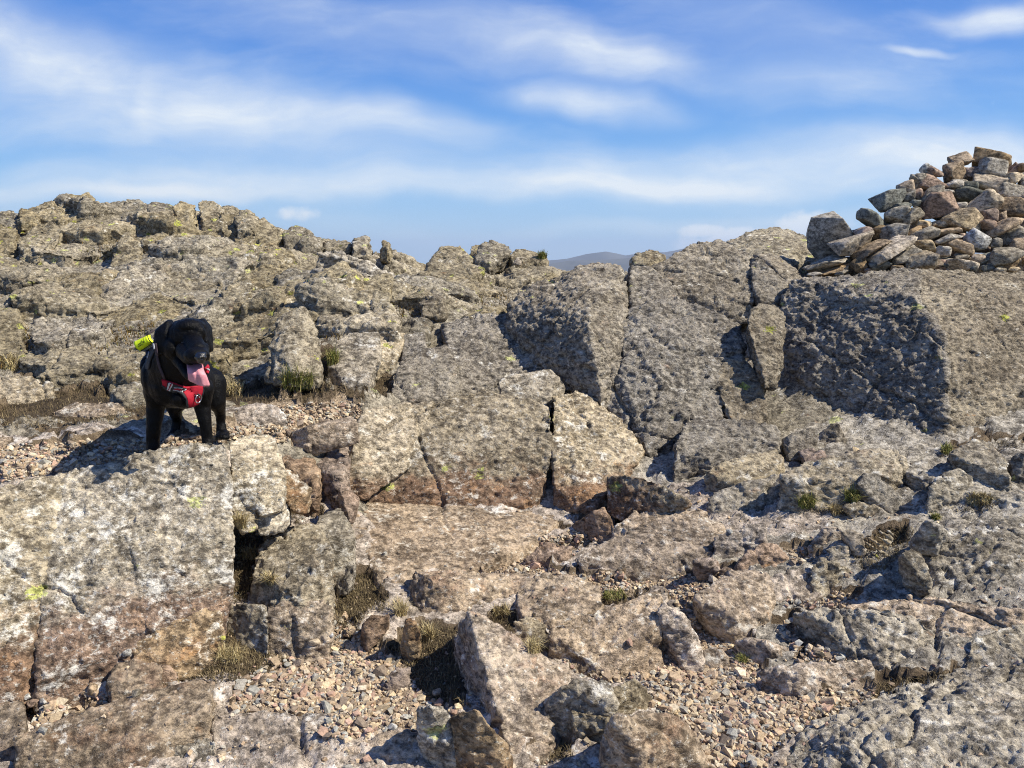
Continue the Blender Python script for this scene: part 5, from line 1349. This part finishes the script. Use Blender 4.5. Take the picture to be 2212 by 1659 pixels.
# bright dispenser clipped to the harness
def T(px, py, Y):
    return at(270 + .0488 * px, 702 + .0488 * py, Y)
TY = 2.93
cor = [T(400, 740, TY + .006), T(1000, 460, TY), T(1200, 800, TY), T(670, 1150, TY + .006)]
TAG = empty('bag_dispenser', cor[3], label='neon yellow bag dispenser hanging at the dog\'s shoulder', cat='bag dispenser')
def quad_point(s, t):
    return (cor[0] * (1 - s) + cor[1] * s) * (1 - t) + (cor[3] * (1 - s) + cor[2] * s) * t
rows = []
for t in np.linspace(0, 1, 11):
    row = []
    for s in np.linspace(0, 1, 11):
        p = quad_point(s, t)
        p = p + np.array((0, -.015 * math.sin(math.pi * t) ** .7 * (1 - .15 * s), 0))
        row.append(p)
    rows.append(row)
tv, tf = closed_sheet(rows, .026)
mesh_obj('pouch', tv, tf, m_yel, parent=TAG)
def strip(name, s0, s1, t0, t1, mat, off, parent=TAG, n=8):
    rows = []
    for t in np.linspace(t0, t1, n):
        row = []
        for s in np.linspace(s0, s1, 5):
            row.append(quad_point(s, t) + np.array((0, -.015 * math.sin(math.pi * min(max(t, 0), 1)) ** .7 * (1 - .15 * s) - off, 0)))
        rows.append(row)
    v_, f_ = closed_sheet(rows, .002)
    return mesh_obj(name, v_, f_, mat, parent=parent)
m_ink = plain_mat('black_print', (0.02, 0.025, 0.005), rough=.7)
strip('flap_edge', .745, .765, .0, 1.0, plain_mat('seam_yellow', (0.5, 0.62, 0.01), rough=.6), .0012)
strip('end_cap', 1.0, 1.05, -.02, 1.02, m_web, .0)
strip('zip_edge', .02, 1.02, 1.0, 1.07, m_web, .0)
# printed marks: the CE mark, a line of small print and a pictogram
def print_glyph(strokes, s0, t0, k):
    for (a, b, c, d_) in strokes:
        strip('printed_mark', s0 + a * k, s0 + c * k, t0 + b * k, t0 + d_ * k, m_ink, .0022, n=3)
C_ = [(0, 0, .8, .18), (0, .18, .2, .82), (0, .82, .8, 1.0)]
E_ = C_ + [(.2, .42, .7, .58)]
print_glyph(C_, .27, .40, .085)
print_glyph(E_, .365, .40, .085)
strip('printed_mark', .20, .50, .60, .655, m_ink, .0022, n=3)
for a in ((.56, .24, .58, .40), (.54, .40, .64, .43), (.60, .46, .62, .56), (.66, .40, .68, .56)):
    strip('printed_mark', a[0], a[2], a[1], a[3], m_ink, .0022, n=3)
def strap(name, pts, wdt, mat, parent=None, **kw):
    P = np.array(pts)
    rows = []
    for p in P:
        rows.append([p + np.array((0, 0, z)) for z in (-wdt / 2, wdt / 2)])
    v_, f_ = closed_sheet(rows, .002)
    return mesh_obj(name, v_, f_, mat, parent=parent, **kw)
strap('strap', [T(930, 470, TY), T(1100, 330, TY + .02), T(1300, 240, TY + .04), T(1500, 190, TY + .06), T(1700, 330, TY + .08)], .006, m_strap, TAG)
strap('clip', [T(1240, 780, TY), T(1300, 700, TY + .01), T(1360, 820, TY + .02)], .005, m_yel, TAG)

# ------------------------------------------------------------------ pebbles, loose stones, grass
ALLV = [GV]; ALLF = [GF]; OWN = [np.zeros(len(GF), int)]
base = len(GV)
def world_mesh(o):
    me = o.data
    n = len(me.vertices)
    v = np.empty(n * 3, np.float32); me.vertices.foreach_get('co', v)
    off = np.zeros(3); q = o
    while q is not None:
        off += np.array(q.location); q = q.parent
    L = np.empty(len(me.loops), np.int32); me.loops.foreach_get('vertex_index', L)
    return v.reshape(-1, 3) + off, L.reshape(-1, 4)
for r in PENDING:
    v, f = world_mesh(r['obj'])
    ALLV.append(v); ALLF.append(f + base); OWN.append(np.ones(len(f), int)); base += len(v)
ALLV = np.vstack(ALLV); ALLF = np.vstack(ALLF); OWN = np.concatenate(OWN)
scene_bvh = BVHTree.FromPolygons(ALLV.tolist(), ALLF.tolist())
EYE = Vector((0, 0, CAM_Z))
def cast(u, v):
    """(point, normal, is it bare ground) seen at (u, v)"""
    h, n, i, d_ = scene_bvh.ray_cast(EYE, Vector(ray(u, v)))
    if h is None: return None
    return np.array(h), np.array(n), OWN[i] == 0
def drop(x, y):
    h, n, i, d_ = scene_bvh.ray_cast(Vector((x, y, 4)), Vector((0, 0, -1)))
    if h is None: return None
    return np.array(h), np.array(n), OWN[i] == 0

rg = np.random.default_rng(77)
def hull_arrays(P):
    me = hull_mesh(P)
    bm = bmesh.new(); bm.from_mesh(me)
    bmesh.ops.triangulate(bm, faces=bm.faces)
    V = np.array([v.co for v in bm.verts]); F = np.array([[v.index for v in f.verts] for f in bm.faces])
    bm.free(); bpy.data.meshes.remove(me)
    return V, F
PEB = [hull_arrays(stone_points(rg, 12)) for _ in range(16)]
PEB_COL = np.array([(.42, .32, .22), (.46, .37, .27), (.38, .28, .19), (.52, .44, .34), (.33, .25, .18), (.30, .28, .25), (.40, .27, .21), (.24, .19, .15), (.50, .40, .27), (.35, .34, .31)])
def rand_rot(rg, n, tip):
    a = rg.uniform(0, 2 * math.pi, n); b = rg.normal(0, tip, n); c = rg.normal(0, tip, n)
    ca, sa, cb, sb, cc, s_ = np.cos(a), np.sin(a), np.cos(b), np.sin(b), np.cos(c), np.sin(c)
    Rz = np.zeros((n, 3, 3)); Rz[:, 0, 0] = ca; Rz[:, 0, 1] = -sa; Rz[:, 1, 0] = sa; Rz[:, 1, 1] = ca; Rz[:, 2, 2] = 1
    Rx = np.zeros((n, 3, 3)); Rx[:, 0, 0] = 1; Rx[:, 1, 1] = cb; Rx[:, 1, 2] = -sb; Rx[:, 2, 1] = sb; Rx[:, 2, 2] = cb
    Ry = np.zeros((n, 3, 3)); Ry[:, 1, 1] = 1; Ry[:, 0, 0] = cc; Ry[:, 0, 2] = s_; Ry[:, 2, 0] = -s_; Ry[:, 2, 2] = cc
    return Rx @ Ry @ Rz
def scatter_pebbles(pts, sizes, cols):
    Vs, Fs, Cs, b = [], [], [], 0
    k = rg.integers(0, len(PEB), len(pts))
    Rm = rand_rot(rg, len(pts), .35)
    asp = np.column_stack((rg.uniform(.8, 1.25, len(pts)), rg.uniform(.65, 1.0, len(pts)), rg.uniform(.4, .8, len(pts))))
    for i in range(len(pts)):
        v, f = PEB[k[i]]
        w_ = (v * asp[i] * sizes[i]) @ Rm[i].T + pts[i]
        Vs.append(w_); Fs.append(f + b); Cs.append(np.repeat(cols[i][None], len(v), 0)); b += len(v)
    return np.vstack(Vs), np.vstack(Fs), np.vstack(Cs)
m_peb = plain_mat('pebble', (.4, .3, .2), rough=.9, spec=.2, noise_scale=140, var=.28, attr='tint', bump=.5, bump_scale=260)

def zone_points(zone, n, dens_pow=2.2):
    z = np.array(zone)
    lo, hi = z.min(0), z.max(0)
    lo = np.maximum(lo, (-150, 0)); hi = np.minimum(hi, (2360, 1800))
    out = []
    c = np.column_stack((rg.uniform(lo[0], hi[0], n), rg.uniform(lo[1], hi[1], n)))
    c = c[in_poly(c, zone)]
    for u, v in c:
        h = cast(u, v)
        if h is None or not h[2]: continue
        if rg.random() > (h[0][1] / 4.2) ** dens_pow: continue
        out.append(h[0])
    return out
def poly_area(z):
    z = np.array(z); x, y = z[:, 0], z[:, 1]
    return .5 * abs(np.dot(x, np.roll(y, 1)) - np.dot(y, np.roll(x, 1)))
pp, ps = [], []
for zi, z in enumerate(GRAVEL_ZONES):
    lo, hi = np.array(z).min(0), np.array(z).max(0)
    n = int((hi - lo).prod() / 10)
    for p in zone_points(z, n):
        s = float(np.clip(rg.lognormal(math.log(.0068), .45), .0035, .024))
        pp.append(p + np.array((0, 0, s * .25))); ps.append(s)
# a sprinkle of pebbles strays outside the patches
for _ in range(5200):
    u, v = rg.uniform(-50, 2260), rg.uniform(1000, 1659)
    h = cast(u, v)
    if h is None or h[1][2] < .8 or rg.random() > (.75 if h[2] else .10): continue
    s = float(np.clip(rg.lognormal(math.log(.006), .4), .003, .016))
    pp.append(h[0] + np.array((0, 0, s * .2))); ps.append(s)
pp = np.array(pp); ps = np.array(ps)
pc = PEB_COL[rg.integers(0, len(PEB_COL), len(pp))] * np.array((1.0, .99, .93)) * rg.uniform(.75, 1.3, (len(pp), 1))
v_, f_, c_ = scatter_pebbles(pp, ps, pc)
g_ = mesh_obj('gravel', v_, f_, m_peb, smooth=False, at=(0, 0, 0), kind='stuff', label='tan and grey angular pebbles lying between the rocks', cat='gravel')
ca = g_.data.color_attributes.new('tint', 'FLOAT_COLOR', 'POINT')
ca.data.foreach_set('color', np.column_stack((c_, np.ones(len(c_)))).astype(np.float32).ravel())
print('pebbles', len(pp))

# single stones one can point at
def loose(name, frame, px, py, wpx, asp, kd, label, seed):
    u, v = fr(frame, px, py)
    h = cast(u, v)
    if h is None: return
    r = np.random.default_rng(seed)
    p = h[0]
    s = wpx * FRAMES[frame][2] * p[1] / FOCAL_U / 2
    P = stone_points(r, 16) * np.array((s, s * .8, s * asp))
    a = r.uniform(-.5, .5)
    P = P @ np.array(((math.cos(a), math.sin(a), 0), (-math.sin(a), math.cos(a), 0), (0, 0, 1)))
    me_v, me_f = hull_arrays(P)
    bm = bmesh.new()
    vs = [bm.verts.new(x) for x in me_v]
    for f in me_f: bm.faces.new([vs[i] for i in f])
    bmesh.ops.subdivide_edges(bm, edges=bm.edges, cuts=3, use_grid_fill=True)
    for _ in range(2): bmesh.ops.smooth_vert(bm, verts=bm.verts, factor=.4, use_axis_x=True, use_axis_y=True, use_axis_z=True)
    bm.normal_update(); bm.verts.index_update()
    V = np.array([q.co for q in bm.verts]); Nn = np.array([q.normal for q in bm.verts]); F = np.array([[q.index for q in f.verts] for f in bm.faces])
    bm.free()
    V = V * 1.12 + p + np.array((0, 0, s * asp * .55))
    V += Nn * (s * .12 * fbm(V * (1.2 / s), 3))[:, None]
    mesh_obj(name, V, F, CAIRN[kd], label=label, cat='stone')
for i, a in enumerate([
    ('white_stone', 'CB', 1120, 325, 95, .8, 'p', 'white stone lodged in the crack at the slab\'s rusty foot'),
    ('white_stone', 'C5', 2095, 1335, 46, .6, 'p', 'small white stone below the squarish brown rock'),
    ('tan_stone', 'C5', 1985, 1385, 75, .55, 't', 'egg-shaped tan stone just below the squarish brown rock'),
    ('white_stone', 'CB', 390, 755, 80, .8, 'p', 'bright white stone at the left end of the pebble strip'),
    ('pale_stone', 'CB', 235, 710, 85, .7, 'p', 'pale stone left of the bright white one in the pebble strip'),
    ('purple_stone', 'CB', 290, 765, 120, .5, 'r', 'purple stone between the two white stones in the strip'),
    ('grey_stone', 'CB', 1210, 690, 90, .8, 'g', 'pale grey stone in the middle of the pebble strip'),
    ('brown_stone', 'CB', 810, 650, 105, .9, 'b', 'brown stone at the upper edge of the pebble strip'),
    ('flat_stone', 'CM', 108, 805, 85, .4, 'p', 'pale flat stone near the pair of upright rocks'),
    ('brown_stone', 'CM', 395, 600, 75, .6, 'b', 'brown stone in the shadow left of the tall pointed rock'),
    ('grey_stone', 'C7', 1070, 955, 65, .7, 'g', 'pale grey stone in the shadow of the domed rock'),
    ('pink_stone', 'C7', 705, 1135, 70, .7, 'r', 'pink-brown stone left of the notched low rock'),
    ('grey_stone', 'C7', 265, 650, 70, .9, 'd', 'blue-grey stone against the dark-faced rock'),
    ('tan_stone', 'C7', 300, 770, 75, .4, 'b', 'flat brown stone below the dark-faced rock\'s shaded side'),
    ('tan_stone', 'C7', 935, 1420, 70, .6, 't', 'tan stone touching the edge of the corner slab'),
    ('grey_stone', 'C7', 1240, 1215, 70, .45, 'g', 'flat grey-green stone below the notched low rock'),
    ('orange_stone', 'C5', 1640, 1620, 130, .4, 'b', 'flat orange-brown stone at the left of the pebble patch'),
]):
    loose(*a, seed=300 + i)

# grass: blades are tapered folded strips
def blades(bases, lens, leans, dirs, wid, seg=3):
    Vs, Fs, b = [], [], 0
    for p, L, ln, a, w_ in zip(bases, lens, leans, dirs, wid):
        dx, dy = math.cos(a), math.sin(a)
        sx, sy = -dy * w_, dx * w_
        row = []
        for k in range(seg + 1):
            t = k / seg
            out = ln * L * t * t
            up = L * t * math.sqrt(max(.05, 1 - (ln * t) ** 2 * .8))
            c = p + np.array((dx * out, dy * out, up))
            f = 1 - t * .92
            row.append(c + np.array((sx * f, sy * f, 0))); row.append(c - np.array((sx * f, sy * f, 0)))
        Vs.append(np.array(row))
        for k in range(seg):
            Fs.append((b + 2 * k, b + 2 * k + 1, b + 2 * k + 3, b + 2 * k + 2))
        b += 2 * (seg + 1)
    return np.vstack(Vs), np.array(Fs)
m_grass = plain_mat('dry_grass', (.2, .2, .1), rough=.8, spec=.2, attr='tint', noise_scale=30, var=.2)
STRAW = np.array([(.46, .37, .19), (.38, .29, .14), (.55, .46, .27), (.28, .21, .10), (.42, .35, .16)])
OLIVE = np.array([(.17, .19, .045), (.24, .23, .07), (.12, .15, .035), (.34, .29, .11), (.28, .26, .08)])
MOSS = np.array([(.11, .07, .022), (.18, .11, .03), (.24, .16, .05), (.07, .045, .018), (.14, .12, .03)])
def grass_obj(name, bases, L, pal, spread, wid, **kw):
    n = len(bases)
    v, f = blades(bases, L * rg.uniform(.5, 1.15, n), np.clip(rg.normal(spread, .3, n), .05, 1.05), rg.uniform(0, 2 * math.pi, n), np.full(n, wid) * rg.uniform(.6, 1.3, n))
    o = mesh_obj(name, v, f, m_grass, smooth=False, **kw)
    c = np.repeat(pal[rg.integers(0, len(pal), n)] * rg.uniform(.7, 1.25, (n, 1)), 8, 0)
    ca = o.data.color_attributes.new('tint', 'FLOAT_COLOR', 'POINT')
    ca.data.foreach_set('color', np.column_stack((c, np.ones(len(c)))).astype(np.float32).ravel())
    return o
TUFTS = [
    ('C1', 1880, 1330, 200, .085, 'o', 'big green tuft at the foot of the tooth-shaped boulder'),
    ('C1', 2080, 1180, 120, .075, 'o', 'green grass climbing between the tooth-shaped and sloping boulders'),
    ('C1', 1480, 1370, 150, .06, 's', 'dry straw grass right of the dog under the low tan rock'),
    ('C1', 90, 1215, 130, .07, 's', 'yellowed grass tuft at the left edge of the path'),
    ('C5', 1520, 640, 80, .05, 's', 'pale dry tuft high against the right edge of the lichen slab'),
    ('C5', 1580, 840, 80, .045, 's', 'round straw tuft halfway down the turf gully'),
    ('C5', 1450, 1480, 170, .045, 's', 'matted straw tuft under the slab\'s lower right corner'),
    ('C5', 1700, 1000, 80, .045, 's', 'dry tuft below the flat rounded rock'),
    ('CM', 335, 235, 110, .05, 's', 'bright straw tuft beside the small upright rust rock'),
    ('CM', 160, 90, 80, .055, 's', 'reddish dry tuft at the dark end of the ridge-topped rock'),
    ('CM', 1010, 320, 110, .045, 's', 'straw tuft right behind the tall pointed rock'),
    ('CM', 800, 90, 110, .035, 's', 'low dry tuft behind the peak of the pointed rock'),
    ('C4', 840, 1140, 110, .05, 'o', 'olive grass tuft on the grey rib at right'),
    ('C4', 1130, 1100, 110, .05, 'o', 'yellow-green tuft left of the triangular grey rock'),
    ('C4', 1020, 1195, 60, .05, 's', 'small straw tuft right below the olive tuft'),
    ('C4', 1650, 1225, 55, .025, 'o', 'small bright moss cushion in front of the rounded boulder'),
    ('C4', 1930, 1110, 160, .03, 's', 'dry mat of grass right of the rounded boulder'),
    ('C4', 1740, 800, 110, .04, 'o', 'green grass in the crack at the wall\'s foot'),
    ('C2', 1375, 205, 55, .06, 'o', 'grass tuft on the skyline right of the boulders'),
    ('C7', 585, 985, 70, .025, 'o', 'tiny green sprig in the pebbles by the purple-brown rock'),
    ('C6', 1830, 850, 150, .022, 'o', 'low green mat beside the tilted slab'),
]
for fr_, px, py, wpx, L, pal, label in TUFTS:
    B = []
    k = FRAMES[fr_][2]
    for _ in range(int(170 + 1.5 * wpx)):
        rr = math.sqrt(rg.random()) * wpx / 2
        a = rg.uniform(0, 6.283)
        u, v = fr(fr_, px + rr * math.cos(a), py + rr * math.sin(a) * .42)
        h = cast(u, v)
        if h is not None: B.append(h[0] - np.array((0, 0, .004)))
    if len(B) < 10: continue
    B = np.array(B)
    med = np.median(B[:, 1])
    medx = np.median(B[:, 0])
    B = B[(np.abs(B[:, 1] - med) < .09) & (np.abs(B[:, 0] - medx) < wpx * k * med / FOCAL_U * .5)]
    grass_obj('grass_tuft', B, L * 1.2, OLIVE if pal == 'o' else STRAW, .6, .0021 * med / 3, label=label, cat='grass tuft')
# turf: short matted dry blades wherever soil shows
B = []
for z in TURF_ZONES:
    lo, hi = np.array(z).min(0), np.array(z).max(0)
    c = np.column_stack((rg.uniform(lo[0], hi[0], int((hi - lo).prod() / 9)), rg.uniform(0, 1, int((hi - lo).prod() / 9)) * (hi - lo)[1] + lo[1]))
    for u, v in c[in_poly(c, z)]:
        h = cast(u, v)
        if h is not None and h[2]: B.append(h[0])
B = np.array(B)
grass_obj('turf_grass', B, .026, np.array([(.12, .09, .05), (.20, .155, .08), (.30, .235, .125), (.07, .052, .03), (.15, .115, .06), (.10, .075, .04)]), .8, .0013, at=(0, 0, 0), kind='stuff', label='short matted brown turf in the gaps between rocks', cat='turf')
# moss and dead grass in the joints of the crag
B = []
for _ in range(40000):
    u, v = rg.uniform(-40, 1500), rg.uniform(430, 800)
    if u > 900 and v > 700: continue
    h = cast(u, v)
    if h is None or not h[2] or h[0][1] > 8.5: continue
    if vnoise((h[0] * 2.3)[None])[0] < -.05: continue
    B.append(h[0])
print('moss', len(B), 'turf blades done')
if len(B) > 20:
    grass_obj('moss', np.array(B), .045, MOSS, .75, .003, at=(0, 0, 0), kind='stuff', label='brown moss and dead grass in the joints of the crag', cat='moss')

# ------------------------------------------------------------------ air between here and the far hills
hz = bpy.data.materials.new('thin_haze')
hz.use_nodes = True
hk = NT(hz.node_tree)
for nd in list(hk.n): hk.n.remove(nd)
pv = hk.node('ShaderNodeVolumePrincipled')
pv.inputs['Color'].default_value = (0.62, 0.76, 1.0, 1)
pv.inputs['Density'].default_value = 0.00022
pv.inputs['Anisotropy'].default_value = 0.2
ho = hk.node('ShaderNodeOutputMaterial')
hk.l.new(pv.outputs[0], ho.inputs['Volume'])
hs_, z0, z1 = 4700.0, -330.0, 95.0
hv = np.array([(x, y, z) for z in (z0, z1) for y in (-hs_, hs_) for x in (-hs_, hs_)])
mesh_obj('haze', hv, [[0, 2, 3, 1], [4, 5, 7, 6], [0, 1, 5, 4], [2, 6, 7, 3], [0, 4, 6, 2], [1, 3, 7, 5]], hz, smooth=False, at=(0, 0, 0), kind='stuff', label='thin pale haze over the whole scene', cat='haze')
